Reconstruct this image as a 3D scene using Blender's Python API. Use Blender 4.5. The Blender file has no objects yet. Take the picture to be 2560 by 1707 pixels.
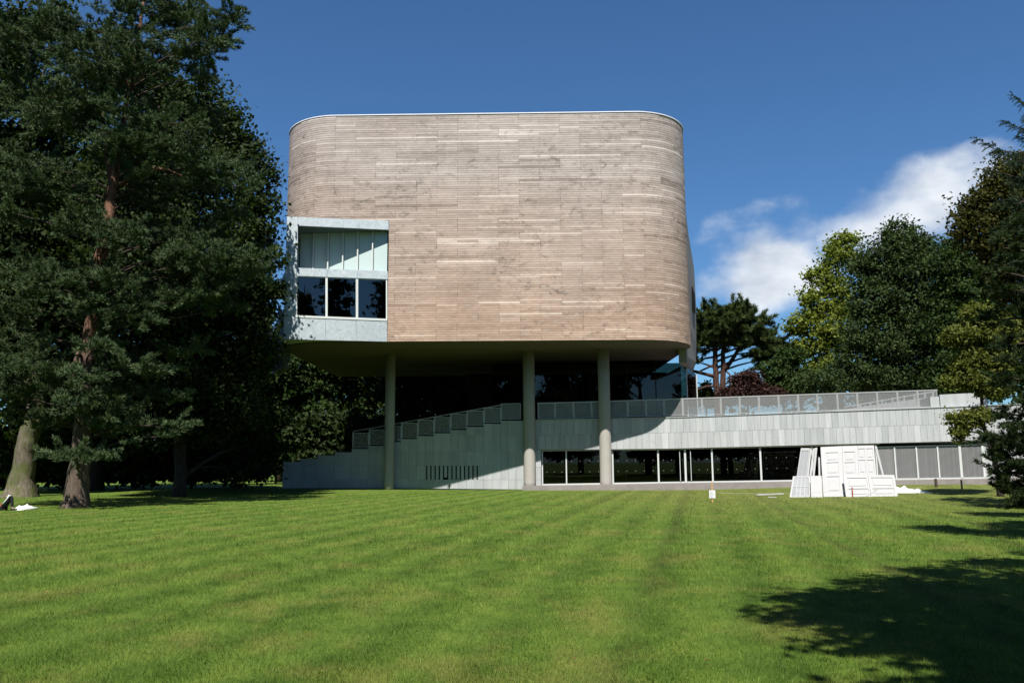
import bpy, math, random
import numpy as np
from mathutils import Vector, Matrix

random.seed(11)
rng = np.random.default_rng(11)
scene = bpy.context.scene
col = scene.collection

# ------------------------------------------------------------------ camera
F, CX, CY, EYE = 2075.0, 1280.0, 853.5, 1.7
PITCH = math.atan((1158 - CY) / F)
ROLL = math.radians(0.4)
_r0 = np.array([1.0, 0, 0])
FWD = np.array([0, math.cos(PITCH), math.sin(PITCH)])
_u0 = np.array([0, -math.sin(PITCH), math.cos(PITCH)])
XC = math.cos(ROLL) * _r0 - math.sin(ROLL) * _u0
YC = math.sin(ROLL) * _r0 + math.cos(ROLL) * _u0
CAM = np.array([0, 0, EYE])
cd = bpy.data.cameras.new('camera')
cam = bpy.data.objects.new('camera', cd)
col.objects.link(cam)
cd.sensor_fit = 'HORIZONTAL'; cd.sensor_width = 36.0; cd.lens = 36.0 * F / 2560.0
cd.clip_start = 0.05; cd.clip_end = 6000
m = Matrix.Identity(4)
for i in range(3):
    m[i][0] = XC[i]; m[i][1] = YC[i]; m[i][2] = -FWD[i]; m[i][3] = CAM[i]
cam.matrix_world = m
scene.camera = cam

# ------------------------------------------------------------------ light
SUN_TAN_Y = 1.5                   # drop per metre travelled along +Y
SUN_AZ = math.radians(6.0)        # sun stands behind the camera, a little to its left
SUN_EL = math.atan(SUN_TAN_Y * math.cos(SUN_AZ))
LDIR = Vector((math.sin(SUN_AZ) * math.cos(SUN_EL), math.cos(SUN_AZ) * math.cos(SUN_EL), -math.sin(SUN_EL)))
sd = bpy.data.lights.new('sun', 'SUN')
sd.energy = 5.0; sd.angle = math.radians(0.53); sd.color = (1.0, 0.955, 0.88)
sun = bpy.data.objects.new('sun', sd); col.objects.link(sun)
sun.rotation_euler = LDIR.to_track_quat('-Z', 'Y').to_euler()
sun.location = (0, 0, 60)

scene.view_settings.view_transform = 'Standard'
scene.view_settings.look = 'None'
scene.view_settings.exposure = 0.95
scene.view_settings.gamma = 1.0
scene.view_settings.use_curve_mapping = False
scene.cycles.use_denoising = True
scene.cycles.max_bounces = 6
scene.cycles.diffuse_bounces = 3
scene.cycles.transparent_max_bounces = 10
scene.cycles.caustics_reflective = False
scene.cycles.caustics_refractive = False


class NT:
    """small helper round a node tree"""
    def __init__(self, nt):
        self.nt = nt

    def n(self, typ, **kw):
        nd = self.nt.nodes.new(typ)
        for k, v in kw.items():
            if k.startswith('_'):
                setattr(nd, k[1:], v)
            else:
                self.set(nd.inputs[int(k[1:])] if k[0] == 'i' and k[1:].isdigit() else nd.inputs[k], v)
        return nd

    def set(self, sock, v):
        if isinstance(v, bpy.types.NodeSocket):
            self.nt.links.new(v, sock)
        elif isinstance(v, bpy.types.Node):
            self.nt.links.new(v.outputs[0], sock)
        else:
            if isinstance(v, (tuple, list)) and len(v) == 3 and sock.type == 'RGBA':
                v = (*v, 1.0)
            sock.default_value = v

    def math(self, op, a, b=0.0, c=0.0, clamp=False):
        nd = self.nt.nodes.new('ShaderNodeMath'); nd.operation = op; nd.use_clamp = clamp
        self.set(nd.inputs[0], a); self.set(nd.inputs[1], b); self.set(nd.inputs[2], c)
        return nd.outputs[0]

    def mapr(self, v, a, b, c=0.0, d=1.0, smooth=False):
        nd = self.nt.nodes.new('ShaderNodeMapRange'); nd.clamp = True
        if smooth: nd.interpolation_type = 'SMOOTHSTEP'
        self.set(nd.inputs[0], v)
        for i, x in enumerate((a, b, c, d)): nd.inputs[1 + i].default_value = x
        return nd.outputs[0]

    def mix(self, fac, a, b, mode='MIX'):
        nd = self.nt.nodes.new('ShaderNodeMix'); nd.data_type = 'RGBA'; nd.blend_type = mode
        self.set(nd.inputs[0], fac); self.set(nd.inputs[6], a); self.set(nd.inputs[7], b)
        return nd.outputs[2]

    def noise(self, vec, scale, detail=4.0, rough=0.55, dist=0.0):
        nd = self.nt.nodes.new('ShaderNodeTexNoise')
        if vec is not None: self.set(nd.inputs['Vector'], vec)
        nd.inputs['Scale'].default_value = scale; nd.inputs['Detail'].default_value = detail
        nd.inputs['Roughness'].default_value = rough; nd.inputs['Distortion'].default_value = dist
        return nd.outputs[0]

    def mapping(self, vec, scale=(1, 1, 1), rot=(0, 0, 0), loc=(0, 0, 0)):
        nd = self.nt.nodes.new('ShaderNodeMapping')
        self.set(nd.inputs[0], vec)
        nd.inputs['Location'].default_value = loc; nd.inputs['Rotation'].default_value = rot
        nd.inputs['Scale'].default_value = scale
        return nd.outputs[0]

    def ramp(self, fac, stops):
        nd = self.nt.nodes.new('ShaderNodeValToRGB')
        cr = nd.color_ramp
        while len(cr.elements) < len(stops): cr.elements.new(0.5)
        for e, (p, c) in zip(cr.elements, stops):
            e.position = p; e.color = (*c, 1.0)
        self.set(nd.inputs[0], fac)
        return nd.outputs[0]


# ------------------------------------------------------------------ sky
world = bpy.data.worlds.new('World'); scene.world = world; world.use_nodes = True
W = NT(world.node_tree)
world.node_tree.nodes.clear()
sky = W.n('ShaderNodeTexSky')
sky.sky_type = 'NISHITA'; sky.sun_disc = False
sky.sun_elevation = SUN_EL
sky.sun_rotation = math.radians(180.0) + SUN_AZ
sky.altitude = 40; sky.air_density = 1.0; sky.dust_density = 0.3; sky.ozone_density = 2.5
tc = W.n('ShaderNodeTexCoord')
sep = W.n('ShaderNodeSeparateXYZ', Vector=tc.outputs['Generated'])
az = W.math('ARCTAN2', sep.outputs[0], sep.outputs[1])
el = W.math('ARCSINE', sep.outputs[2])
azf = W.math('WRAP', W.math('SUBTRACT', az, math.radians(24.0)), math.radians(50), math.radians(-50))
elv = W.math('SUBTRACT', el, math.radians(14.4))
ca, sa = math.cos(math.radians(13)), math.sin(math.radians(13))
lx = W.math('ADD', W.math('MULTIPLY', azf, ca), W.math('MULTIPLY', elv, sa))
ly = W.math('SUBTRACT', W.math('MULTIPLY', elv, ca), W.math('MULTIPLY', azf, sa))
ex = W.math('DIVIDE', lx, math.radians(13.0)); ey = W.math('DIVIDE', ly, math.radians(2.9))
r2 = W.math('ADD', W.math('MULTIPLY', ex, ex), W.math('MULTIPLY', ey, ey))
bx_ = W.math('DIVIDE', W.math('ADD', azf, math.radians(5.2)), math.radians(5.6)); by_ = W.math('DIVIDE', W.math('SUBTRACT', el, math.radians(13.2)), math.radians(3.7))
rb2 = W.math('ADD', W.math('MULTIPLY', bx_, bx_), W.math('MULTIPLY', by_, by_))
mask_main = W.math('MAXIMUM', W.math('SUBTRACT', 1.0, W.math('SQRT', r2)), W.math('SUBTRACT', 1.1, W.math('SQRT', rb2)))
# low bank of cloud near the horizon
mask_low = W.math('MULTIPLY', W.mapr(el, math.radians(1.0), math.radians(9.0), 0.1, -0.7), 1.0)
dirm = W.mapping(tc.outputs['Generated'], scale=(1.0, 1.0, 1.35))
nz = W.noise(dirm, 8.5, 8.0, 0.5, 0.0)
nz2 = W.noise(dirm, 3.1, 3.0, 0.5)
dens1 = W.math('ADD', mask_main, W.math('MULTIPLY', W.math('SUBTRACT', nz, 0.5), 2.3))
dens2 = W.math('ADD', mask_low, W.math('MULTIPLY', W.math('SUBTRACT', nz2, 0.52), 2.4))
dens2 = W.math('ADD', dens2, W.math('MULTIPLY', W.math('SUBTRACT', nz, 0.5), 1.2))
cl1 = W.mapr(dens1, 0.02, 0.7, 0.0, 0.97, True)
cl2 = W.mapr(dens2, 0.0, 0.8, 0.0, 0.8, True)
cld = W.math('MAXIMUM', cl1, cl2)
cld = W.math('MULTIPLY', cld, W.mapr(el, math.radians(-2), math.radians(1.5)))
shade = W.noise(W.mapping(tc.outputs['Generated'], scale=(1, 1, 1.7), loc=(0.02, 0.0, 0.05)), 9.0, 5.0, 0.55)
ccol = W.ramp(shade, [(0.3, (5.0, 5.6, 6.6)), (0.62, (9.2, 9.6, 10.0))])
skyc = W.mix(cld, W.mix(1.0, sky.outputs[0], (0.51, 0.80, 1.05), 'MULTIPLY'), ccol)
bg = W.n('ShaderNodeBackground', Color=skyc, Strength=0.056)
wo = W.n('ShaderNodeOutputWorld', Surface=bg)


# ------------------------------------------------------------------ pixel to place
def ray(px, py):
    return (px - CX) / F * XC - (py - CY) / F * YC + FWD


def PY(px, py, Y):
    d = ray(px, py)
    return CAM + d * (Y / d[1])


def PG(px, py, z=0.0):
    d = ray(px, py)
    return CAM + d * ((z - EYE) / d[2])


def PV(px, py, A, B):
    d = ray(px, py)
    n = np.array([-(B[1] - A[1]), B[0] - A[0]])
    t = np.dot(n, np.array(A[:2]) - CAM[:2]) / np.dot(n, d[:2])
    return CAM + d * t


def zrow(x, y, py):
    k = (CY - py) / F
    v = np.array([x, y, -EYE])
    a, b = YC[2], FWD[2]
    y0, d0 = v @ YC, v @ FWD
    return (k * d0 - y0) / (a - k * b)


def sstep(x, a, b):
    t = np.clip((x - a) / (b - a), 0, 1)
    return t * t * (3 - 2 * t)


def zground(x, y):
    return 0.30 * sstep(x, 9, 25) * sstep(y, 34, 50) + 0.08 * sstep(-x, 2, 14) * sstep(y, 44, 56)


def on_ground(px, py):
    p = PG(px, py)
    for _ in range(6):
        p = PG(px, py, float(zground(p[0], p[1])))
    return p


# ------------------------------------------------------------------ mesh helpers
ORI = {}


class MB:
    def __init__(self):
        self.v = []; self.f = []; self.t = []

    def add(self, vs, fs, tone=0.5):
        o = len(self.v)
        self.v.extend([tuple(map(float, p)) for p in vs])
        for f in fs:
            self.f.append(tuple(o + i for i in f)); self.t.append(tone)
        return self

    def prism(self, pts, ext, tone=0.5):
        """extrude polygon pts by vector ext; orientation is fixed afterwards"""
        n = len(pts)
        P = [np.array(p, float) for p in pts]
        e = np.array(ext, float)
        nrm = np.zeros(3)
        for i in range(n):
            nrm += np.cross(P[i], P[(i + 1) % n])
        if np.dot(nrm, e) > 0: P = P[::-1]
        vs = P + [p + e for p in P]
        fs = [tuple(range(n)), tuple(range(2 * n - 1, n - 1, -1))]
        for i in range(n):
            j = (i + 1) % n
            fs.append((j, i, n + i, n + j))
        return self.add(vs, fs, tone)

    def box(self, a, b, tone=0.5):
        (x0, y0, z0), (x1, y1, z1) = a, b
        return self.prism([(x0, y0, z0), (x1, y0, z0), (x1, y1, z0), (x0, y1, z0)], (0, 0, z1 - z0), tone)

    def bar(self, p, q, w, d=None, tone=0.5, up=(0, 0, 1)):
        """square bar from p to q"""
        p = np.array(p, float); q = np.array(q, float); d = d or w
        t = q - p; t = t / np.linalg.norm(t)
        u = np.array(up, float)
        if abs(np.dot(u, t)) > 0.95: u = np.array([0, 1.0, 0])
        s = np.cross(t, u); s /= np.linalg.norm(s)
        u = np.cross(s, t)
        quad = [p + s * w / 2 + u * d / 2, p - s * w / 2 + u * d / 2, p - s * w / 2 - u * d / 2, p + s * w / 2 - u * d / 2]
        return self.prism(quad, q - p, tone)

    def tube(self, pts, rad, n=8, tone=0.5, jag=0.0, cap=True):
        P = [np.array(p, float) for p in pts]
        rings = []
        for i, p in enumerate(P):
            a = P[max(0, i - 1)]; b = P[min(len(P) - 1, i + 1)]
            t = (b - a) / (np.linalg.norm(b - a) + 1e-9)
            u = np.array([1.0, 0, 0]) if abs(t[0]) < 0.8 else np.array([0, 1.0, 0])
            s = np.cross(t, u); s /= np.linalg.norm(s); u = np.cross(s, t)
            r = rad[i]
            rings.append([p + (s * math.cos(2 * math.pi * k / n) + u * math.sin(2 * math.pi * k / n)) * r * (1 + jag * (random.random() - .5)) for k in range(n)])
        o = len(self.v)
        vs = [v for rr in rings for v in rr]; fs = []
        for i in range(len(P) - 1):
            for k in range(n):
                k2 = (k + 1) % n
                fs.append((i * n + k, i * n + k2, (i + 1) * n + k2, (i + 1) * n + k))
        if cap:
            fs.append(tuple(range(n))[::-1]); fs.append(tuple((len(P) - 1) * n + k for k in range(n)))
        return self.add(vs, fs, tone)

    def lathe(self, c, prof, n=20, tone=0.5):
        """prof: list of (radius, z) from bottom up round a vertical axis at c"""
        vs = []; fs = []
        for r, z in prof:
            for k in range(n):
                a = 2 * math.pi * k / n
                vs.append((c[0] + r * math.cos(a), c[1] + r * math.sin(a), c[2] + z))
        for i in range(len(prof) - 1):
            for k in range(n):
                k2 = (k + 1) % n
                fs.append((i * n + k, i * n + k2, (i + 1) * n + k2, (i + 1) * n + k))
        fs.append(tuple(range(n))[::-1]); fs.append(tuple((len(prof) - 1) * n + k for k in range(n)))
        return self.add(vs, fs, tone)

    def build(self, name, mat, parent=None, smooth=False, origin=None):
        me = bpy.data.meshes.new(name)
        if parent is not None:
            o = ORI[parent.as_pointer()]
        else:
            o = np.array(origin if origin is not None else (0, 0, 0), float)
        V = np.array(self.v) - o
        me.from_pydata([tuple(p) for p in V], [], self.f)
        at = me.attributes.new('tone', 'FLOAT', 'FACE')
        at.data.foreach_set('value', np.array(self.t, np.float32))
        if smooth:
            me.polygons.foreach_set('use_smooth', np.ones(len(me.polygons), bool))
        me.materials.append(mat)
        me.update()
        ob = bpy.data.objects.new(name, me); col.objects.link(ob)
        if parent is not None:
            ob.parent = parent
        else:
            ob.location = o
        ORI[ob.as_pointer()] = o
        return ob


def tag(o, label=None, cat=None, group=None, kind=None):
    if label: o['label'] = label
    if cat: o['category'] = cat
    if group: o['group'] = group
    if kind: o['kind'] = kind
    return o


def thing(name, loc, label, cat, group=None):
    e = bpy.data.objects.new(name, None); col.objects.link(e)
    e.location = [float(x) for x in loc]; e.empty_display_size = 0.3
    ORI[e.as_pointer()] = np.array(loc, float)
    return tag(e, label, cat, group)


def fast_mesh(name, V, faces_n, mat, tone=None, parent=None, origin=(0, 0, 0)):
    """V: (N*k,3) with k verts per face, every face separate"""
    o = ORI[parent.as_pointer()] if parent is not None else np.array(origin, float)
    V = (V - o).astype(np.float32)
    k = faces_n; nf = len(V) // k
    me = bpy.data.meshes.new(name)
    me.vertices.add(len(V)); me.vertices.foreach_set('co', V.ravel())
    me.loops.add(len(V)); me.loops.foreach_set('vertex_index', np.arange(len(V), dtype=np.int32))
    me.polygons.add(nf)
    me.polygons.foreach_set('loop_start', np.arange(0, len(V), k, dtype=np.int32))
    try:
        me.polygons.foreach_set('loop_total', np.full(nf, k, dtype=np.int32))
    except Exception:
        pass
    if tone is not None:
        at = me.attributes.new('tone', 'FLOAT', 'FACE'); at.data.foreach_set('value', tone.astype(np.float32))
    me.update(calc_edges=True)
    me.materials.append(mat)
    ob = bpy.data.objects.new(name, me); col.objects.link(ob)
    if parent is not None: ob.parent = parent
    else: ob.location = o
    ORI[ob.as_pointer()] = o
    return ob


# ------------------------------------------------------------------ materials
G = 0.785


def new_mat(name):
    mt = bpy.data.materials.new(name); mt.use_nodes = True
    nt = NT(mt.node_tree)
    bs = mt.node_tree.nodes['Principled BSDF']
    return mt, nt, bs


def plain(name, c, rough=0.6, spec=0.4, metal=0.0, var=0.12, scale=3.0, bump=0.0):
    mt, k, bs = new_mat(name)
    tcn = k.n('ShaderNodeTexCoord').outputs['Object']
    a = k.n('ShaderNodeAttribute', _attribute_name='tone').outputs['Fac']
    nzv = k.noise(tcn, scale, 5.0, 0.6)
    f = k.math('ADD', k.math('MULTIPLY', k.math('SUBTRACT', nzv, 0.5), 2 * var), k.math('ADD', 0.75, k.math('MULTIPLY', a, 0.5)))
    colr = k.mix(1.0, (*c, 1), (0, 0, 0, 1), 'MULTIPLY')
    vm = k.n('ShaderNodeVectorMath', _operation='SCALE')
    vm.inputs[0].default_value = tuple(x * G for x in c); k.set(vm.inputs['Scale'], f)
    k.set(bs.inputs['Base Color'], vm.outputs[0])
    bs.inputs['Roughness'].default_value = rough
    bs.inputs['Specular IOR Level'].default_value = spec
    bs.inputs['Metallic'].default_value = metal
    if bump:
        b = k.n('ShaderNodeBump', Strength=bump, Distance=0.02, Height=k.noise(tcn, scale * 8, 4.0))
        k.set(bs.inputs['Normal'], b.outputs[0])
    return mt


def timber_mat():
    mt, k, bs = new_mat('weathered_timber')
    o = k.n('ShaderNodeTexCoord').outputs['Object']
    o = k.n('ShaderNodeNewGeometry').outputs['Position']
    t = k.n('ShaderNodeAttribute', _attribute_name='tone').outputs['Fac']
    z = k.n('ShaderNodeSeparateXYZ', Vector=o).outputs[2]
    big = k.noise(k.mapping(o, scale=(0.10, 0.10, 0.16)), 1.0, 3.0)
    weather = k.math('ADD', k.mapr(z, 9.0, 21.0, -0.1, 1.0), k.math('MULTIPLY', k.math('SUBTRACT', big, 0.5), 0.9), clamp=True)
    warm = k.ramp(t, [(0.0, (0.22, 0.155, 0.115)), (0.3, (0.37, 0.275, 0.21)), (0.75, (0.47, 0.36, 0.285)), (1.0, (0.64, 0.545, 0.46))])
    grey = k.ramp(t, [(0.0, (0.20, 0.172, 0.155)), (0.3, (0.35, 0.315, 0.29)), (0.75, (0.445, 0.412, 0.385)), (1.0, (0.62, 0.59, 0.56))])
    c = k.mix(weather, warm, grey)
    zone = k.noise(k.mapping(o, scale=(0.33, 0.33, 0.42), loc=(1, 4, 2)), 1.0, 4.0, 0.6)
    c = k.mix(1.0, c, k.ramp(zone, [(0.3, (0.86, 0.85, 0.845)), (0.68, (1.14, 1.14, 1.14))]), 'MULTIPLY')
    grain = k.noise(k.mapping(o, scale=(2.2, 2.2, 95.0)), 1.0, 4.0, 0.6)
    c = k.mix(1.0, c, k.ramp(grain, [(0.25, (0.74, 0.73, 0.72)), (0.6, (1.12, 1.11, 1.10))]), 'MULTIPLY')
    patch = k.noise(k.mapping(o, scale=(1.6, 1.6, 9.0)), 1.0, 4.0, 0.65)
    c = k.mix(k.mapr(patch, 0.53, 0.68, 0.0, 0.5), c, (0.60, 0.56, 0.52, 1))
    st = k.noise(k.mapping(o, scale=(1.5, 1.5, 2.6)), 1.0, 7.0, 0.78, 0.5)
    st2 = k.noise(k.mapping(o, scale=(0.35, 0.35, 0.28), loc=(3, 1, 2)), 1.0, 2.0)
    fac = k.math('MULTIPLY', k.mapr(st, 0.515, 0.68, 0.0, 0.9), k.mapr(st2, 0.36, 0.6, 0.25, 1.0))
    c = k.mix(fac, c, (0.115, 0.095, 0.08, 1))
    c = k.mix(1.0, c, (G * 1.0, G * 0.955, G * 0.94, 1), 'MULTIPLY')
    k.set(bs.inputs['Base Color'], c)
    bs.inputs['Roughness'].default_value = 0.75
    bs.inputs['Specular IOR Level'].default_value = 0.25
    b = k.n('ShaderNodeBump', Strength=0.35, Distance=0.01, Height=grain)
    k.set(bs.inputs['Normal'], b.outputs[0])
    return mt


def stone_mat():
    mt, k, bs = new_mat('limestone_panel')
    o = k.n('ShaderNodeNewGeometry').outputs['Position']
    t = k.n('ShaderNodeAttribute', _attribute_name='tone').outputs['Fac']
    c = k.ramp(t, [(0.0, (0.345, 0.365, 0.38)), (0.5, (0.445, 0.462, 0.475)), (1.0, (0.545, 0.562, 0.575))])
    n1 = k.noise(k.mapping(o, scale=(4, 4, 0.6)), 1.0, 5.0, 0.6)
    c = k.mix(1.0, c, k.ramp(n1, [(0.3, (0.86, 0.86, 0.85)), (0.7, (1.06, 1.06, 1.05))]), 'MULTIPLY')
    n2 = k.noise(k.mapping(o, scale=(0.8, 0.8, 1.1)), 1.0, 6.0, 0.7)
    c = k.mix(k.mapr(n2, 0.6, 0.78, 0.0, 0.55), c, (0.24, 0.25, 0.235, 1))
    n3 = k.noise(o, 55.0, 3.0)
    c = k.mix(1.0, c, k.ramp(n3, [(0.3, (0.93, 0.93, 0.93)), (0.7, (1.04, 1.04, 1.04))]), 'MULTIPLY')
    c = k.mix(1.0, c, (G, G, G, 1), 'MULTIPLY')
    k.set(bs.inputs['Base Color'], c); bs.inputs['Roughness'].default_value = 0.7
    bs.inputs['Specular IOR Level'].default_value = 0.3
    return mt


def zinc_mat():
    mt, k, bs = new_mat('galvanised_zinc')
    o = k.n('ShaderNodeNewGeometry').outputs['Position']
    t = k.n('ShaderNodeAttribute', _attribute_name='tone').outputs['Fac']
    vo = k.n('ShaderNodeTexVoronoi', Vector=k.mapping(o, scale=(9, 9, 9)), Scale=1.0)
    n1 = k.noise(k.mapping(o, scale=(3.5, 3.5, 3.5)), 1.0, 6.0, 0.7, 1.2)
    c = k.ramp(n1, [(0.3, (0.36, 0.43, 0.45)), (0.5, (0.46, 0.53, 0.55)), (0.72, (0.60, 0.66, 0.68))])
    c = k.mix(0.22, c, k.ramp(vo.outputs['Color'], [(0.2, (0.35, 0.42, 0.44)), (0.8, (0.7, 0.76, 0.78))]))
    c = k.mix(1.0, c, k.ramp(t, [(0, (0.82, 0.82, 0.82)), (1, (1.12, 1.12, 1.12))]), 'MULTIPLY')
    c = k.mix(1.0, c, (G * 0.97, G * 0.95, G * 0.97, 1), 'MULTIPLY')
    k.set(bs.inputs['Base Color'], c)
    bs.inputs['Metallic'].default_value = 0.25
    bs.inputs['Roughness'].default_value = 0.5
    return mt


def glass_mat(name, tint, refl=1.0, ior=1.5):
    mt, k, bs = new_mat(name)
    mt.node_tree.nodes.remove(bs)
    fr = k.n('ShaderNodeFresnel', IOR=ior)
    tr = k.n('ShaderNodeBsdfTransparent', Color=tint)
    gl = k.n('ShaderNodeBsdfGlossy', Roughness=0.015)
    gl.inputs['Color'].default_value = (refl, refl, refl, 1)
    mx = k.n('ShaderNodeMixShader'); k.set(mx.inputs[0], fr); k.set(mx.inputs[1], tr); k.set(mx.inputs[2], gl)
    k.set(mt.node_tree.nodes['Material Output'].inputs[0], mx)
    return mt


def mesh_screen_mat():
    mt, k, bs = new_mat('wire_mesh')
    o = k.n('ShaderNodeNewGeometry').outputs['Position']
    bs.inputs['Base Color'].default_value = (0.27, 0.275, 0.275, 1)
    bs.inputs['Metallic'].default_value = 0.4; bs.inputs['Roughness'].default_value = 0.5
    tr = k.n('ShaderNodeBsdfTransparent')
    mx = k.n('ShaderNodeMixShader'); mx.inputs[0].default_value = 0.43
    k.set(mx.inputs[1], tr); k.set(mx.inputs[2], bs)
    k.set(mt.node_tree.nodes['Material Output'].inputs[0], mx)
    return mt


def leaf_mat(name, c0, c1, trans=0.3, rough=0.65, spec=0.12):
    mt, k, bs = new_mat(name)
    t = k.n('ShaderNodeAttribute', _attribute_name='tone').outputs['Fac']
    c = k.ramp(t, [(0.05, tuple(x * G for x in c0)), (0.95, tuple(x * G for x in c1))])
    k.set(bs.inputs['Base Color'], c)
    bs.inputs['Roughness'].default_value = rough; bs.inputs['Specular IOR Level'].default_value = spec
    tl = k.n('ShaderNodeBsdfTranslucent'); k.set(tl.inputs[0], k.mix(1.0, c, (1.25, 1.35, 0.6, 1), 'MULTIPLY'))
    mx = k.n('ShaderNodeMixShader'); mx.inputs[0].default_value = trans
    k.set(mx.inputs[1], bs); k.set(mx.inputs[2], tl)
    k.set(mt.node_tree.nodes['Material Output'].inputs[0], mx)
    return mt


def bark_mat(name, low, high, z0, z1, moss=None):
    mt, k, bs = new_mat(name)
    o = k.n('ShaderNodeNewGeometry').outputs['Position']
    z = k.n('ShaderNodeSeparateXYZ', Vector=o).outputs[2]
    n1 = k.noise(k.mapping(o, scale=(9, 9, 1.8)), 1.0, 6.0, 0.65)
    n2 = k.noise(k.mapping(o, scale=(1.4, 1.4, 0.8)), 1.0, 4.0, 0.6)
    c = k.mix(k.mapr(k.math('ADD', z, k.math('MULTIPLY', n2, 3.0)), z0, z1), low, high)
    c = k.mix(1.0, c, k.ramp(n1, [(0.3, (0.42, 0.42, 0.42)), (0.65, (1.25, 1.22, 1.2))]), 'MULTIPLY')
    if moss:
        c = k.mix(k.mapr(n2, 0.46, 0.62, 0.0, 0.85), c, moss)
    c = k.mix(1.0, c, (G, G, G, 1), 'MULTIPLY')
    k.set(bs.inputs['Base Color'], c); bs.inputs['Roughness'].default_value = 0.9
    bs.inputs['Specular IOR Level'].default_value = 0.15
    b = k.n('ShaderNodeBump', Strength=0.9, Distance=0.06, Height=n1); k.set(bs.inputs['Normal'], b.outputs[0])
    return mt


STRIPE_A = math.radians(12.5)


def grass_color(k, attr):
    o = k.n('ShaderNodeNewGeometry').outputs['Position']
    sp = k.n('ShaderNodeSeparateXYZ', Vector=o)
    s = k.math('SUBTRACT', k.math('MULTIPLY', sp.outputs[0], math.cos(STRIPE_A)), k.math('MULTIPLY', sp.outputs[1], math.sin(STRIPE_A)))
    warp = k.noise(k.mapping(o, scale=(0.2, 0.12, 0)), 1.0, 3.0)
    s = k.math('ADD', s, k.math('MULTIPLY', warp, 0.7))
    w1 = k.math('SINE', k.math('MULTIPLY', s, 2 * math.pi / 1.3))
    n_a = k.noise(k.mapping(o, scale=(0.5, 0.35, 0)), 1.0, 4.0, 0.6)
    w1 = k.math('MULTIPLY', w1, k.mapr(n_a, 0.35, 0.65, 0.25, 1.0))
    n_b = k.noise(k.mapping(o, scale=(2.2, 1.6, 0)), 1.0, 5.0, 0.65)
    n_c = k.noise(k.mapping(o, scale=(0.16, 0.16, 0)), 1.0, 3.0)
    v = k.math('ADD', 0.5, k.math('MULTIPLY', w1, 0.16))  # mowing stripes: light off leaning blades put into the base colour
    v = k.math('ADD', v, k.math('MULTIPLY', k.math('SUBTRACT', n_b, 0.5), 1.15))
    v = k.math('ADD', v, k.math('MULTIPLY', k.math('SUBTRACT', n_c, 0.5), 0.5))
    c = k.ramp(v, [(0.12, (0.040, 0.080, 0.012)), (0.5, (0.092, 0.152, 0.026)), (0.9, (0.165, 0.222, 0.046))])
    # dry straw patches and worn mower tracks
    n_d = k.noise(k.mapping(o, scale=(0.75, 0.5, 0), loc=(5, 2, 0)), 1.0, 6.0, 0.7)
    c = k.mix(k.mapr(n_d, 0.50, 0.70, 0.0, 0.7), c, (0.205, 0.19, 0.062, 1))
    tr = k.math('ABSOLUTE', k.math('SINE', k.math('MULTIPLY', k.math('ADD', s, 0.4), math.pi / 3.5)))
    trk = k.math('MULTIPLY', k.mapr(tr, 0.0, 0.22, 1.0, 0.0), k.mapr(n_d, 0.36, 0.55, 0.05, 0.7))
    right = k.mapr(k.math('ADD', sp.outputs[0], k.math('MULTIPLY', sp.outputs[1], 0.05)), -1.0, 6.0)
    c = k.mix(k.math('MULTIPLY', trk, right), c, (0.052, 0.062, 0.020, 1))
    # worn, browner ground close to the building
    far = k.math('MULTIPLY', k.mapr(sp.outputs[1], 22, 40), k.mapr(sp.outputs[0], 0, 9))
    c = k.mix(k.math('MULTIPLY', far, 0.42), c, (0.20, 0.185, 0.07, 1))
    c = k.mix(1.0, c, (G * 1.04, G * 1.075, G * 0.90, 1), 'MULTIPLY')
    return o, c


def lawn_mat():
    mt, k, bs = new_mat('lawn')
    o, c = grass_color(k, None)
    fine = k.noise(k.mapping(o, scale=(28, 16, 0)), 1.0, 4.0, 0.7)
    c = k.mix(1.0, c, k.ramp(fine, [(0.3, (0.62, 0.64, 0.6)), (0.7, (1.12, 1.1, 1.1))]), 'MULTIPLY')
    k.set(bs.inputs['Base Color'], c); bs.inputs['Roughness'].default_value = 0.9
    bs.inputs['Specular IOR Level'].default_value = 0.1
    h = k.noise(k.mapping(o, scale=(14, 9, 0)), 1.0, 6.0, 0.7)
    b = k.n('ShaderNodeBump', Strength=0.8, Distance=0.06, Height=h); k.set(bs.inputs['Normal'], b.outputs[0])
    return mt


def blade_mat():
    mt, k, bs = new_mat('grass_blade')
    o, c = grass_color(k, None)
    t = k.n('ShaderNodeAttribute', _attribute_name='tone').outputs['Fac']
    c = k.mix(1.0, c, k.ramp(t, [(0, (0.55, 0.64, 0.45)), (0.75, (1.6, 1.5, 1.35)), (1.0, (3.0, 2.5, 2.9))]), 'MULTIPLY')
    k.set(bs.inputs['Base Color'], c); bs.inputs['Roughness'].default_value = 0.6
    bs.inputs['Specular IOR Level'].default_value = 0.2
    tl = k.n('ShaderNodeBsdfTranslucent'); k.set(tl.inputs[0], c)
    mx = k.n('ShaderNodeMixShader'); mx.inputs[0].default_value = 0.35
    k.set(mx.inputs[1], bs); k.set(mx.inputs[2], tl)
    k.set(mt.node_tree.nodes['Material Output'].inputs[0], mx)
    return mt


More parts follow.
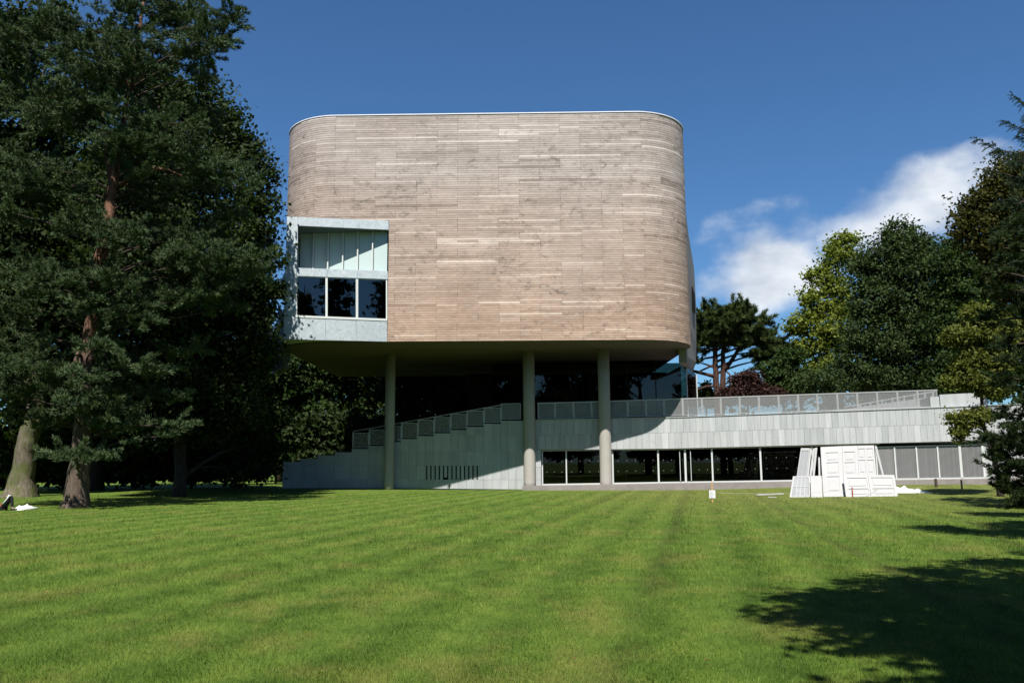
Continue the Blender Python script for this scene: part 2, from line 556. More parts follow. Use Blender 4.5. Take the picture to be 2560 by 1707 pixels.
M = dict(
    timber=timber_mat(), stone=stone_mat(), zinc=zinc_mat(),
    backing=plain('dark_membrane', (0.03, 0.027, 0.024), 0.9, 0.1),
    coping=plain('white_metal_coping', (0.78, 0.78, 0.8), 0.4, 0.5),
    concrete=plain('concrete', (0.40, 0.378, 0.345), 0.75, 0.3, 0, 0.10, 1.2, 0.15),
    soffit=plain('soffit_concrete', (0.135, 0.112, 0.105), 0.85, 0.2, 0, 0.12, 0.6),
    side=plain('grey_render', (0.24, 0.24, 0.23), 0.8, 0.3, 0, 0.10, 0.5),
    steel=plain('painted_steel', (0.62, 0.66, 0.65), 0.4, 0.5, 0.0, 0.05),
    galv=plain('galvanised_steel', (0.48, 0.49, 0.49), 0.4, 0.5, 0.3, 0.08),
    frame=plain('window_frame', (0.60, 0.63, 0.61), 0.45, 0.5, 0.1, 0.05),
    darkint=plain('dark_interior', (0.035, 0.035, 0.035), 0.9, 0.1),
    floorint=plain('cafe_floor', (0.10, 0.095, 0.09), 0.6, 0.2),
    aqua=plain('frosted_glass', (0.52, 0.63, 0.62), 0.25, 0.6, 0, 0.02),
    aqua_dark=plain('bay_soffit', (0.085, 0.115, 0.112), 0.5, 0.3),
    louvre=plain('louvre_metal', (0.30, 0.30, 0.30), 0.5, 0.4, 0.2, 0.08),
    plinth=plain('plinth_stone', (0.26, 0.235, 0.225), 0.8, 0.2, 0, 0.3, 2.5),
    slot=plain('dark_slot', (0.012, 0.012, 0.012), 0.9, 0.1),
    white=plain('white_paint', (0.475, 0.475, 0.485), 0.5, 0.4, 0, 0.06, 2.0),
    panegrey=plain('dusty_glass', (0.36, 0.37, 0.39), 0.25, 0.5, 0, 0.12, 3.0),
    plastic=plain('white_plastic', (0.80, 0.80, 0.82), 0.4, 0.5, 0, 0.05),
    stake=plain('raw_timber', (0.50, 0.30, 0.13), 0.8, 0.2, 0, 0.2, 6.0),
    redstake=plain('red_timber', (0.34, 0.09, 0.06), 0.8, 0.2, 0, 0.2, 6.0),
    darkpost=plain('dark_timber', (0.075, 0.055, 0.04), 0.85, 0.2, 0, 0.2, 6.0),
    paper=plain('paper', (0.80, 0.80, 0.84), 0.7, 0.2, 0, 0.02),
    ink=plain('ink', (0.16, 0.17, 0.22), 0.8, 0.1),
    twine=plain('twine', (0.5, 0.46, 0.36), 0.9, 0.1),
    table=plain('table_laminate', (0.55, 0.58, 0.57), 0.4, 0.5, 0, 0.05),
    cup=plain('white_china', (0.8, 0.8, 0.8), 0.3, 0.5, 0, 0.02),
    screen=mesh_screen_mat(),
    glass=glass_mat('cafe_glass', (0.30, 0.36, 0.34), 0.9, 1.45),
    glass_up=glass_mat('bay_glass', (0.10, 0.12, 0.12), 1.0, 1.75),
    glass_lobby=glass_mat('lobby_glass', (0.20, 0.27, 0.25), 0.9, 1.5), glass_ret=glass_mat('tinted_return_glass', (0.12, 0.22, 0.19), 0.3, 1.4),
    lawn=lawn_mat(), blade=blade_mat(),
    pine=leaf_mat('pine_needles', (0.026, 0.048, 0.020), (0.108, 0.158, 0.070), 0.12, 0.6),
    bpine=leaf_mat('dark_pine_needles', (0.026, 0.048, 0.014), (0.105, 0.142, 0.042), 0.12, 0.6),
    blue=leaf_mat('bluish_needles', (0.013, 0.026, 0.008), (0.054, 0.082, 0.028), 0.12, 0.6),
    spruce=leaf_mat('spruce_needles', (0.018, 0.036, 0.018), (0.055, 0.085, 0.045), 0.1, 0.6),
    oakl=leaf_mat('dark_broad_leaves', (0.008, 0.017, 0.005), (0.042, 0.068, 0.016), 0.25, 0.65, 0.13),
    midl=leaf_mat('mid_green_leaves', (0.014, 0.031, 0.008), (0.058, 0.098, 0.024), 0.3, 0.65, 0.12),
    willow=leaf_mat('soft_green_leaves', (0.018, 0.036, 0.012), (0.070, 0.105, 0.034), 0.3, 0.65, 0.12),
    yellow=leaf_mat('yellow_green_leaves', (0.075, 0.105, 0.014), (0.25, 0.29, 0.05), 0.35, 0.65, 0.12),
    birch=leaf_mat('olive_leaves', (0.055, 0.072, 0.012), (0.185, 0.20, 0.045), 0.35, 0.65, 0.12),
    copper=leaf_mat('copper_leaves', (0.022, 0.012, 0.011), (0.07, 0.034, 0.028), 0.2, 0.65, 0.12),
    rust=leaf_mat('rusty_green_leaves', (0.020, 0.024, 0.006), (0.085, 0.082, 0.016), 0.3, 0.65, 0.12),
    barkp=bark_mat('pine_bark', (0.12, 0.095, 0.075, 1), (0.20, 0.105, 0.07, 1), 5.0, 12.0),
    barko=bark_mat('mossy_bark', (0.155, 0.135, 0.10, 1), (0.13, 0.115, 0.085, 1), 1.0, 9.0, (0.085, 0.105, 0.028, 1)),
    barkd=bark_mat('dark_bark', (0.055, 0.045, 0.037, 1), (0.07, 0.055, 0.044, 1), 1.0, 9.0),
    barkr=bark_mat('reddish_bark', (0.06, 0.036, 0.03, 1), (0.085, 0.046, 0.035, 1), 1.0, 9.0),
)

# ------------------------------------------------------------------ ground
gx = np.concatenate([np.array([-3000, -1200, -500, -200, -100]), np.linspace(-60, 60, 81), np.array([100, 200, 500, 1200, 3000])])
gy = np.concatenate([np.array([-3000, -1000, -300, -100]), np.linspace(-40, 90, 88), np.array([130, 300, 1000, 3000])])
XX, YY = np.meshgrid(gx, gy)
ZZ = zground(XX, YY)
mb = MB()
nx = len(gx)
mb.v = [tuple(p) for p in np.stack([XX.ravel(), YY.ravel(), ZZ.ravel()], 1)]
for j in range(len(gy) - 1):
    for i in range(nx - 1):
        mb.f.append((j * nx + i, j * nx + i + 1, (j + 1) * nx + i + 1, (j + 1) * nx + i)); mb.t.append(0.5)
tag(mb.build('lawn', M['lawn'], smooth=True), 'wide mown lawn in front of the building', None, None, 'structure')

# ------------------------------------------------------------------ gallery building
XL, XR, YF, RC = -14.85, 11.60, 50.0, 3.8
ZB, ZTL, ZTR = 9.08, 23.52, 23.68
bld = thing('gallery_building', (0, 56, 0), 'timber clad gallery box raised on round columns above a pale stone podium', 'building')


def path_pt(s, off=0.0):
    """point on plan path of timber face; s=0 at left tangent of left curve; off = outward offset"""
    q = math.pi / 2 * RC
    r = RC + off
    if s < 0:
        return (XL - off, YF + RC - s)
    if s < q:
        a = s / RC
        return (XL + RC - r * math.cos(a), YF + RC - r * math.sin(a))
    s2 = s - q
    flat = (XR - RC) - (XL + RC)
    if s2 < flat:
        return (XL + RC + s2, YF - off)
    a = (s2 - flat) / RC
    if a < math.pi / 2:
        return (XR - RC + r * math.sin(a), YF + RC - r * math.cos(a))
    return (XR + off, YF + RC + (a - math.pi / 2) * RC)


Q = math.pi / 2 * RC
FLAT = (XR - RC) - (XL + RC)
STOT = 2 * Q + FLAT
BACK_Y = 70.0


def ztop(x):
    return ZTL + (ZTR - ZTL) * (x - XL) / (XR - XL)


# inner body behind the boards, with flat soffit and roof
ss = np.concatenate([np.linspace(0, Q, 13), [Q + FLAT], np.linspace(Q + FLAT, STOT, 13)[1:]])
plan = [path_pt(s, -0.06) for s in ss]
plan = [(XL + 0.06, BACK_Y)] + plan + [(XR - 0.06, BACK_Y)]
n = len(plan)
mb = MB()
BAY_R_X = float(PY(969.5, 700, YF)[0])
BAY_TOP = 16.62
mb.add([(x, y, BAY_TOP) for x, y in plan] + [(x, y, ztop(x) - 0.05) for x, y in plan],
       [(i, (i + 1) % n, n + (i + 1) % n, n + i) for i in range(n)] + [tuple(range(n, 2 * n)), tuple(range(n))[::-1]])
low = [(XL + 0.06, BACK_Y), (XL + 0.06, 55.0), (BAY_R_X + 0.03, 55.0), (BAY_R_X + 0.03, YF + 0.06)] + [path_pt(s, -0.06) for s in np.linspace(Q + FLAT, STOT, 13)] + [(XR - 0.06, BACK_Y)]
mb.prism([(x, y, ZB + 0.02) for x, y in low], (0, 0, BAY_TOP - ZB - 0.02))
timber = mb.build('timber_volume', M['backing'], bld)
sp = [path_pt(s, -0.04) for s in ss]
sp = [(XL, BACK_Y)] + sp + [(XR, BACK_Y)]
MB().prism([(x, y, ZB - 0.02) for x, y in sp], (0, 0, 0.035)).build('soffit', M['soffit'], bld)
# coping: thin white strip following the top edge
mb = MB()
cs = np.concatenate([np.linspace(-14, 0, 4), np.linspace(0, Q, 17)[1:], np.linspace(Q, Q + FLAT, 8)[1:], np.linspace(Q + FLAT, STOT, 17)[1:], [STOT + 14]])
for a, b in zip(cs[:-1], cs[1:]):
    p, q = path_pt(a, 0.07), path_pt(b, 0.07)
    p2, q2 = path_pt(a, -0.5), path_pt(b, -0.5)
    z0 = [ztop(t[0]) for t in (p, q, q2, p2)]
    vs = [(p[0], p[1], z0[0]), (q[0], q[1], z0[1]), (q2[0], q2[1], z0[2]), (p2[0], p2[1], z0[3])]
    vs += [(x, y, z + 0.06) for x, y, z in vs]
    mb.add(vs, [(0, 1, 2, 3)[::-1], (4, 5, 6, 7), (0, 1, 5, 4), (2, 3, 7, 6)])
mb.build('roof_coping', M['coping'], bld)

# boards
ROWS = 101
MOD = 1.285
LEFT_S, RIGHT_S = -3.0, STOT + 0.4
boards = []
for r in range(ROWS):
    f0, f1 = r / ROWS, (r + 1) / ROWS
    s = Q + FLAT * 0.0 + (-12 + random.choice([0, 1, 2])) * MOD
    s = LEFT_S - random.choice([0, 1, 2]) * MOD + ((Q - LEFT_S) % MOD)
    row_t = random.gauss(0, 0.04)
    while s < RIGHT_S:
        L = random.choice([1, 1, 2, 2, 2, 3, 3, 4]) * MOD
        e = s + L
        a, b = max(s, LEFT_S), min(e, RIGHT_S)
        zr = ZB + (ZTL - ZB) * f0
        if zr < BAY_TOP - 0.02:
            sx = Q + (BAY_R_X - (XL + RC))
            a = max(a, sx + 0.02)
        if b - a > 0.15:
            t = min(1, max(0, random.gauss(0.54, 0.125) + row_t))
            mid_ = (a + b) / 2
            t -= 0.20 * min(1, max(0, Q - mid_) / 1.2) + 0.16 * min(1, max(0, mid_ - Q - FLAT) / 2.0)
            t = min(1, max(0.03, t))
            u = random.random()
            if u < 0.06: t = random.uniform(0.78, 1.0)
            elif u < 0.085: t = random.uniform(0.1, 0.28)
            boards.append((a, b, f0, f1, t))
        s = e


def board_mesh(mb, a, b, f0, f1, t):
    st = [a + 0.006]
    if a < Q or b > Q + FLAT:
        k = max(1, int((b - a) / 0.32))
        st = list(np.linspace(a + 0.006, b - 0.006, k + 1))
    else:
        st.append(b - 0.006)
    d = 0.026 + 0.006 * (t - 0.5) + random.uniform(-0.004, 0.004)
    vs = []
    for s in st:
        xo = path_pt(s, d); xi = path_pt(s, -0.045)
        zt = ztop(xo[0])
        z0 = ZB + (zt - ZB) * f0 + 0.009; z1 = ZB + (zt - ZB) * f1 - 0.009
        vs += [(xo[0], xo[1], z0), (xo[0], xo[1], z1), (xi[0], xi[1], z1), (xi[0], xi[1], z0)]
    fs = []
    for i in range(len(st) - 1):
        o = i * 4
        for k in range(4):
            k2 = (k + 1) % 4
            fs.append((o + k, o + 4 + k, o + 4 + k2, o + k2))
    o = 4 * (len(st) - 1)
    fs += [(0, 1, 2, 3), (o + 3, o + 2, o + 1, o)]
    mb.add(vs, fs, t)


front = [i for i, b in enumerate(boards) if b[0] > Q - 1 and b[1] < Q + FLAT + 1]
front.sort(key=lambda i: -(boards[i][1] - boards[i][0]) + 0.3 * random.random())
single = set(front[:298])
rest = MB()
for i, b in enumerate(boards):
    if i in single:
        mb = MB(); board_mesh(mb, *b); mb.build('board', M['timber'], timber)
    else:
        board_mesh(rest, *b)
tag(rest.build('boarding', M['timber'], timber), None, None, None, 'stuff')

# right-hand rear side wall: a grey flank running back and flaring outwards behind the curve
prof = [(1706, 482), (1712, 545), (1722, 590), (1735, 670), (1740, 760), (1741, 858), (1740, 905), (1733, 928)]
far = [PY(px, py, 67.0) for px, py in prof]
near = [np.array([XR - 0.12, 54.2, min(max(float(q[2]), ZB - 0.9), 23.4)]) for q in far]
near[-2][2] = ZB - 0.5; near[-1][2] = ZB - 0.9
for a, b in zip(range(len(prof) - 1), range(1, len(prof))):
    mb = MB()
    quad = [near[a], far[a], far[b], near[b]]
    mb.add([*quad, *[p + np.array([-0.5, 0.1, 0]) for p in quad]], [(0, 1, 2, 3), (7, 6, 5, 4), (0, 4, 5, 1), (1, 5, 6, 2), (2, 6, 7, 3), (3, 7, 4, 0)])
    mb.build('flank_panel', M['side'], bld)
d = (far[4] - near[4]) / np.linalg.norm(far[4] - near[4])
w0 = near[4] + d * 8.0
mb = MB(); mb.prism([w0 + [0.02, 0, 0.4], w0 + d * 3 + [0.02, 0, 0.4], w0 + d * 3 + [0.02, 0, -1.2], w0 + [0.02, 0, -1.4]], (0.05, 0, 0)); mb.build('flank_window', M['slot'], bld)

# ---- zinc bay at left
BA = PY(713, 700, 48.8)[:2]
BB = PY(969.5, 700, YF - 0.03)[:2]
bn = np.array([-(BB[1] - BA[1]), BB[0] - BA[0]]); bn /= np.linalg.norm(bn)
if bn[1] < 0: bn = -bn
BN = np.array([bn[0], bn[1], 0])          # into the building


def bp(px, py, dep=0.0):
    return PV(px, py, BA, BB) + BN * dep


bay = MB()
# body behind: roof, floor, left cheek, back (dark), so the bay is a closed volume
zt, zl = float(bp(713, 541.5)[2]), float(bp(708, 847.8)[2])
bay.prism([bp(709.5, 846.5, 0.12), bp(969.5, 852.5, 0.12), bp(969.5, 852.5, 3.2), bp(709.5, 846.5, 3.2)], (0, 0, 0.15))
bayp = bay.build('bay_floor', M['zinc'], bld)


def zpan(pts, dep=0.0, th=0.12, name='zinc_panel', mat='zinc', tone=None, par=None):
    mb = MB()
    mb.prism([bp(x, y, dep) for x, y in pts], BN * th, random.uniform(0.25, 0.75) if tone is None else tone)
    return mb.build(name, M[mat], par or bayp)


# outline pixel rows as functions of x along the bay (top edge, opening edges ...)
def lin(x, x0, y0, x1, y1):
    return y0 + (y1 - y0) * (x - x0) / (x1 - x0)


top = lambda x: lin(x, 717.7, 541.5, 971.7, 552.2)
o1t = lambda x: lin(x, 744.5, 564, 971, 574.5)     # top of upper opening
o1b = lambda x: lin(x, 741, 669, 969.5, 677.5)     # sill of upper opening
o2t = lambda x: lin(x, 741, 689.5, 969, 698)       # head of lower window
o2b = lambda x: lin(x, 738, 788, 968, 797)         # sill of lower window
bot = lambda x: lin(x, 708.3, 847.8, 967.4, 853.6)
g = 0.35
# left cheek strip, stacked panels
zpan([(717.7, top(717.7)), (744.5, top(744)), (744.3, 612), (715, 612 - 0.5)])
zpan([(715, 613), (744.2, 613.5), (741.5, o1b(741)), (713, o1b(713))])
zpan([(712.8, o1b(713) + g), (741.3, o1b(741) + g), (739.5, 733), (711, 732)])
zpan([(711, 733), (739.5, 734), (738, 790), (709.5, 789)])
zpan([(709.5, 790), (738, 791), (737.5, bot(737)), (708.3, bot(708))])
# head beam panels
for a, b in ((744.9, 897.5), (898, 971.5)):
    zpan([(a, top(a)), (b, top(b)), (b, o1t(b)), (a, o1t(a))])
# mid band panels
for a, b in ((741.9, 818), (818.5, 893.5), (894, 969.5)):
    zpan([(a, o1b(a) + g), (b, o1b(b) + g), (b, o2t(b)), (a, o2t(a))])
# bottom spandrel panels
for a, b in ((738.4, 814), (814.5, 890), (890.5, 967.5)):
    zpan([(a, o2b(a) + 6), (b, o2b(b) + 6), (b, bot(b)), (a, bot(a))])
zpan([(738.4, o2b(738)), (968, o2b(968)), (968, o2b(968) + 5.4), (738.4, o2b(738) + 5.4)], -0.03, 0.15, 'sill', 'frame')
# lower window: three panes
edges = [(743, 813.5), (819, 889.5), (895.5, 965)]
for a, b in edges:
    zpan([(a, o2t(a) + 3), (b, o2t(b) + 3), (b, o2b(b) - 1), (a, o2b(a) - 1)], 0.10, 0.02, 'window_pane', 'glass_up')
for a, b in ((740, 743), (813.5, 819), (889.5, 895.5), (965, 968.5)):
    zpan([(a, o2t(a) + 2), (b, o2t(b) + 2), (b, o2b(b)), (a, o2b(a))], 0.03, 0.12, 'mullion', 'frame')
zpan([(743, o2t(743) + 0.2), (968, o2t(968) + 0.2), (968, o2t(968) + 3), (743, o2t(743) + 3)], 0.05, 0.1, 'window_head', 'frame')
# dark room behind
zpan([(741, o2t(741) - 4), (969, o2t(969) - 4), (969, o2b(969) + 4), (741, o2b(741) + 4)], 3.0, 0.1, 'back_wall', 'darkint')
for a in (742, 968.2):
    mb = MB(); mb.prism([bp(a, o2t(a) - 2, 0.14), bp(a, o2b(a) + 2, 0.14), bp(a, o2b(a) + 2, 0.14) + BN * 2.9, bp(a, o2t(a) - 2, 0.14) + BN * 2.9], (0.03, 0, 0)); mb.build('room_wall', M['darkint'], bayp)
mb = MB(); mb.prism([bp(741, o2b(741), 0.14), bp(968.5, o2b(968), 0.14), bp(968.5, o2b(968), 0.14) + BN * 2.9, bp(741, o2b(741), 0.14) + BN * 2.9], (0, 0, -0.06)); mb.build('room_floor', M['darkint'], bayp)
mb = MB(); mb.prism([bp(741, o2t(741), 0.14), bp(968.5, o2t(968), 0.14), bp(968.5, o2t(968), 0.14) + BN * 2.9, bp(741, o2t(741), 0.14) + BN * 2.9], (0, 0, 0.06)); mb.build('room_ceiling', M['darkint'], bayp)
# upper loggia: canted glass wall, shallow at right and deep at left
DR, DL = 0.46, 1.9


def gp(px, py, dd=0.0):
    """point on canted glass wall seen at pixel"""
    A = (bp(744, 620) + BN * DL)[:2]; B = (bp(971, 620) + BN * DR)[:2]
    d = B - A; nn = np.array([-d[1], d[0]]); nn /= np.linalg.norm(nn)
    if nn[1] < 0: nn = -nn
    return PV(px, py, A, B) + np.array([nn[0], nn[1], 0]) * dd


fl0, fl1 = bp(741, o1b(741)), bp(969.5, o1b(969.5))
zf0, zf1 = fl0[2], fl1[2]
zh0, zh1 = bp(744, o1t(744))[2], bp(971, o1t(971))[2]
gA = bp(744, 620) + BN * DL; gB = bp(971, 620) + BN * DR
mb = MB(); mb.prism([fl0 + BN * 0.05, fl1 + BN * 0.05, np.array([*(gB + BN * .3)[:2], zf1]), np.array([*(gA + BN * .3)[:2], zf0])], (0, 0, -0.08)); mb.build('loggia_floor', M['zinc'], bayp)
h0, h1 = bp(744, o1t(744)), bp(971.5, o1t(971))
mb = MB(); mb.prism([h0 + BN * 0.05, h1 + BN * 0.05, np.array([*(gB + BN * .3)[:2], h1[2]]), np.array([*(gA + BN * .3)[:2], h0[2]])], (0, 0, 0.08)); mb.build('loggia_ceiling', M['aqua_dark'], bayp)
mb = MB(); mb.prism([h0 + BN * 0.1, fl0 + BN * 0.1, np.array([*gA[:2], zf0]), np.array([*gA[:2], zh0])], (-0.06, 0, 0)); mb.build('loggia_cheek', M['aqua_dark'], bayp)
npan = 6
for i in range(npan):
    u0, u1 = i / npan, (i + 1) / npan
    a = gA + (gB - gA) * (u0 + 0.008); b = gA + (gB - gA) * (u1 - 0.008)
    za, zb_ = zf0 + (zf1 - zf0) * u0, zf0 + (zf1 - zf0) * u1
    ha, hb = zh0 + (zh1 - zh0) * u0, zh0 + (zh1 - zh0) * u1
    mb = MB(); mb.prism([(a[0], a[1], za), (b[0], b[1], zb_), (b[0], b[1], hb), (a[0], a[1], ha)], BN * 0.03, 0.5)
    mb.build('frosted_pane', M['aqua'], bayp)
    if i:
        mb = MB(); c = gA + (gB - gA) * u0
        mb.box((c[0] - 0.05, c[1] - 0.22, za), (c[0] + 0.03, c[1] - 0.003, ha)); mb.build('glass_fin', M['frame'], bayp)
# bay roof
mb = MB(); mb.prism([bp(717.7, top(717)) + BN * .13, bp(971.5, top(971)) + BN * .13, bp(971.5, top(971)) + BN * 3.2, bp(717.7, top(717)) + BN * 4.5], (0, 0, -0.07)); mb.build('bay_roof', M['zinc'], bayp)
# left return of the bay: slab above, slab below, recessed dark glass between, skirt underneath
c0 = np.array([*BA, 0]) + np.array([-0.02, 0.12, 0])
c1 = c0 + np.array([-2.5, 6.5, 0])
back = np.array([3.0, 0.8, 0])
for nm, pa, pb, mt in (('return_head', 676, 694, 'zinc'), ('return_sill', 772, 790, 'zinc')):
    za, zb2 = zrow(c0[0], c0[1], pa), zrow(c0[0], c0[1], pb)
    mb = MB(); mb.prism([(c0[0], c0[1], zb2), (c1[0], c1[1], zb2), tuple(c1 + back + [0, 0, zb2]), tuple(c0 + back + [0, 0, zb2])], (0, 0, za - zb2)); mb.build(nm, M[mt], bayp)
za, zb2 = zrow(c0[0], c0[1], 692), zrow(c0[0], c0[1], 774)
inn = np.array([0.9, 0.35, 0])
mb = MB(); mb.prism([c0 + inn + [0, 0, zb2], c1 + inn + [0, 0, zb2], c1 + inn + [0, 0, za], c0 + inn + [0, 0, za]], (0.05, 0.02, 0)); mb.build('return_window', M['glass_up'], bayp)
mb = MB(); pm = c0 + (c1 - c0) * 0.62
mb.prism([pm + [0, 0, zb2], c0 + (c1 - c0) * 0.18 + [0, 0, zb2], pm + [0, 0, zb2 + 1.15]], (0.06, 0.02, 0)); mb.build('fin', M['zinc'], bayp)
za, zb2 = zrow(c0[0], c0[1], 791), zrow(c0[0], c0[1], 905)
k0 = c0 + np.array([-0.9, 3.0, 0])
mb = MB(); mb.prism([k0 + [0, 0, zb2], c1 + [0, 0, zb2], c1 + [0, 0, za], k0 + [0, 0, za]], (0.5, 0.2, 0), 0.3); mb.build('return_skirt', M['aqua_dark'], bayp)  # darker colour than the other zinc stands in for tree shade

# ---- podium wall: one straight plane, nearer at right
WA = (-30.0, 55.11 + 0.166 * 30); WB = (60.0, 55.11 - 0.166 * 60)
wn = np.array([0.166, 1.0, 0]); wn /= np.linalg.norm(wn)


def wp(px, py, dep=0.0):
    return PV(px, py, WA, WB) + wn * dep


def interp(pts):
    xs = [p[0] for p in pts]; ys = [p[1] for p in pts]
    return lambda x: float(np.interp(x, xs, ys)) if xs[0] <= x <= xs[-1] else (ys[-1] + (x - xs[-1]) * (ys[-1] - ys[-2]) / (xs[-1] - xs[-2]) if x > xs[-1] else ys[0] + (x - xs[0]) * (ys[1] - ys[0]) / (xs[1] - xs[0]))


f_top = interp([(1308, 1051), (1500, 1047.5), (1680, 1044), (2357, 1018.6)])
f_mid = interp([(1308, 1088), (1500, 1085), (1680, 1081.4), (2357, 1060.5)])
f_bot = interp([(1308, 1124), (1500, 1123.2), (1680, 1121), (2357, 1103.6)])
g_bot = interp([(1308, 1213), (1500, 1210), (1680, 1206.5), (2357, 1196.5)])
l_base = interp([(560, 1218.5), (987, 1220), (1308, 1223)])


def wvert(px, prow, dep=0.0):
    """point above plan position of pixel column px on wall, at pixel row prow"""
    b = wp(px, 1100)
    q = b + wn * dep
    q[2] = zrow(b[0], b[1], prow)
    return q


podium = tag(MB().prism([wp(1309, 1050, 0.10) * [1, 1, 0] + [0, 0, 2.75], wp(2700, 1050, 0.10) * [1, 1, 0] + [0, 0, 2.75], (45, 72, 2.75), (-2, 72, 2.75)], (0, 0, 1.55)).build('podium', M['plinth'], bld))


def wpanel(pxa, pxb, ra, rb, dep=0.0, th=0.09, name='stone_panel', mat='stone', par=None, tone=None, gap=0.005):
    """panel between pixel columns, rows given as functions"""
    P = [wvert(pxa, rb(pxa), dep), wvert(pxb, rb(pxb), dep), wvert(pxb, ra(pxb), dep), wvert(pxa, ra(pxa), dep)]
    c = sum(P) / 4
    w_, h_ = np.linalg.norm(P[1] - P[0]), np.linalg.norm(P[3] - P[0])
    gu, gv = gap / w_, gap / h_
    bil = lambda u, v: (P[0] * (1 - u) + P[1] * u) * (1 - v) + (P[3] * (1 - u) + P[2] * u) * v
    P = [bil(gu, gv), bil(1 - gu, gv), bil(1 - gu, 1 - gv), bil(gu, 1 - gv)]
    t = random.gauss(0.5, 0.13) if tone is None else tone
    if random.random() < 0.05: t += 0.3
    return MB().prism(P, wn * th, min(1, max(0, t))).build(name, M[mat], par or podium)


x = 1337.0
while x < 2560:
    wdt = 16.2
    wpanel(x, x + wdt, f_top, f_mid)
    x += wdt
x = 1331.0
while x < 2560:
    wpanel(x, x + 16.2, f_mid, f_bot)
    x += 16.2
# coping of podium
mb = MB()
for a, b in zip(range(1312, 2560, 52), range(1364, 2612, 52)):
    mb.prism([wvert(a, f_top(a), -0.05), wvert(b, f_top(b), -0.05), wvert(b, f_top(b), 0.5), wvert(a, f_top(a), 0.5)], (0, 0, 0.05))
mb.build('podium_coping', M['stone'], podium)

# left wall with stepped top, below the stair
steps = [(1252, 1308, 1051), (1209, 1252, 1059), (1166, 1209, 1066.5), (1125, 1166, 1074.5), (1084, 1125, 1082.5), (1043, 1084, 1089.5), (1002, 1043, 1097), (962, 1002, 1104.5),
         (921, 962, 1114), (880, 921, 1122), (838, 880, 1130), (795, 838, 1138), (752, 795, 1146), (709, 752, 1154)]
MB().prism([wvert(px, py, 0.10) for px, py in [(709, 1222), (1335, 1226)]] + [wvert(1335, 1051, 0.10)] + sum([[wvert(b, t, 0.10), wvert(a, t, 0.10)] for a, b, t in steps], []), wn * 0.8).build('stair_wall', M['plinth'], bld)
stairw = bld.children[-1]
rows_l = [1088, 1127.7, 1163.6, 1198.6]
for a, b, t in steps:
    k = max(1, round((b - a) / 20.5))
    if t > 1140: k = max(1, round((b - a) / 41))
    rr = [t] + [r for r in rows_l if r > t + 6] + [None]
    for j in range(k):
        xa, xb = a + (b - a) * j / k, a + (b - a) * (j + 1) / k
        for r0, r1 in zip(rr[:-1], rr[1:]):
            fa = (lambda x, r=r0: r)
            fb = (lambda x, r=r1: r) if r1 is not None else l_base
            wpanel(xa, xb, fa, fb, 0.0, 0.09, par=stairw)
wpanel(1308, 1336, lambda x: 1051, lambda x: 1088, par=stairw)
wpanel(1308, 1331, lambda x: 1088, lambda x: 1124, par=stairw)
wpanel(1330, 1352, lambda x: 1124, lambda x: 1167, par=stairw)
wpanel(1330, 1352, lambda x: 1167, lambda x: 1198.6, par=stairw)
wpanel(1330, 1352, lambda x: 1198.6, lambda x: 1216, par=stairw)
for r0, r1 in ((1124, 1163.6), (1163.6, 1198.6), (1198.6, 1222)):
    wpanel(1308, 1330, lambda x, r=r0: r, lambda x, r=r1: r, par=stairw)
# slot openings in the wall
for i in range(13):
    xx = 1067.5 + i * 10.45
    wpanel(xx - 1.6, xx + 1.6, lambda x: 1163.8, lambda x: 1198.4, -0.004, 0.03, 'wall_slot', 'slot', stairw, 0.5, 0.0)
wpanel(1108.6, 1118.6, lambda x: 1192.6, lambda x: 1198.4, -0.003, 0.03, 'wall_slot', 'slot', stairw, 0.5, 0.0)

# terrace railing
rail = MB().bar(wvert(1345, f_top(1345) - 42, 0.14), wvert(1710, 996, 0.14), 0.05).bar(wvert(1710, 996, 0.14), wvert(2356, 974, 0.14), 0.05).build('terrace_railing', M['galv'], bld)
rx = [1345, 1388, 1434.5, 1480, 1526, 1571, 1617, 1663, 1710, 1758.6, 1806, 1854, 1902.6, 1952.4, 2001.7, 2050.4, 2100.9, 2151.4, 2201.9, 2253, 2304, 2355]
r_top = interp([(1252, 1008), (1345, 1006), (1710, 996.5), (2355, 974.5)])
r_bot = interp([(1252, 1047), (1345, 1046), (1710, 1037.5), (2355, 1015.8)])


def rail_panel(a, b, ft, fb, dep=0.14, par=None):
    par = par or rail
    ga, gb = a + 1.6, b - 1.6
    TL, TR, BR, BL = wvert(ga, ft(ga) + 1, dep), wvert(gb, ft(gb) + 1, dep), wvert(gb, fb(gb), dep), wvert(ga, fb(ga), dep)
    fr = MB().bar(TL, TR, 0.035).bar(BL, BR, 0.035).bar(TL, BL, 0.035).bar(TR, BR, 0.035).build('rail_frame', M['galv'], par)
    c = (TL + BR) / 2
    MB().prism([p + (c - p) * 0.012 for p in (BL, BR, TR, TL)], wn * 0.006).build('mesh_infill', M['screen'], fr)
    MB().bar(wvert(a, ft(a) - 0.5, dep), wvert(a, fb(a) + 6, dep + 0.02), 0.03, 0.06).build('rail_post', M['galv'], par)


for a, b in zip(rx[:-1], rx[1:]):
    rail_panel(a, b, r_top, r_bot)
rail_panel(1252, 1303, r_top, r_bot)
srail = MB().bar(wvert(1252, 1012, 0.14), wvert(880, 1078, 0.14), 0.045).build('stair_railing', M['galv'], bld)
for a, b, t in steps[1:10]:
    rail_panel(a, b, lambda x, t=t: t - 41, lambda x, t=t: t - 4, 0.14, srail)

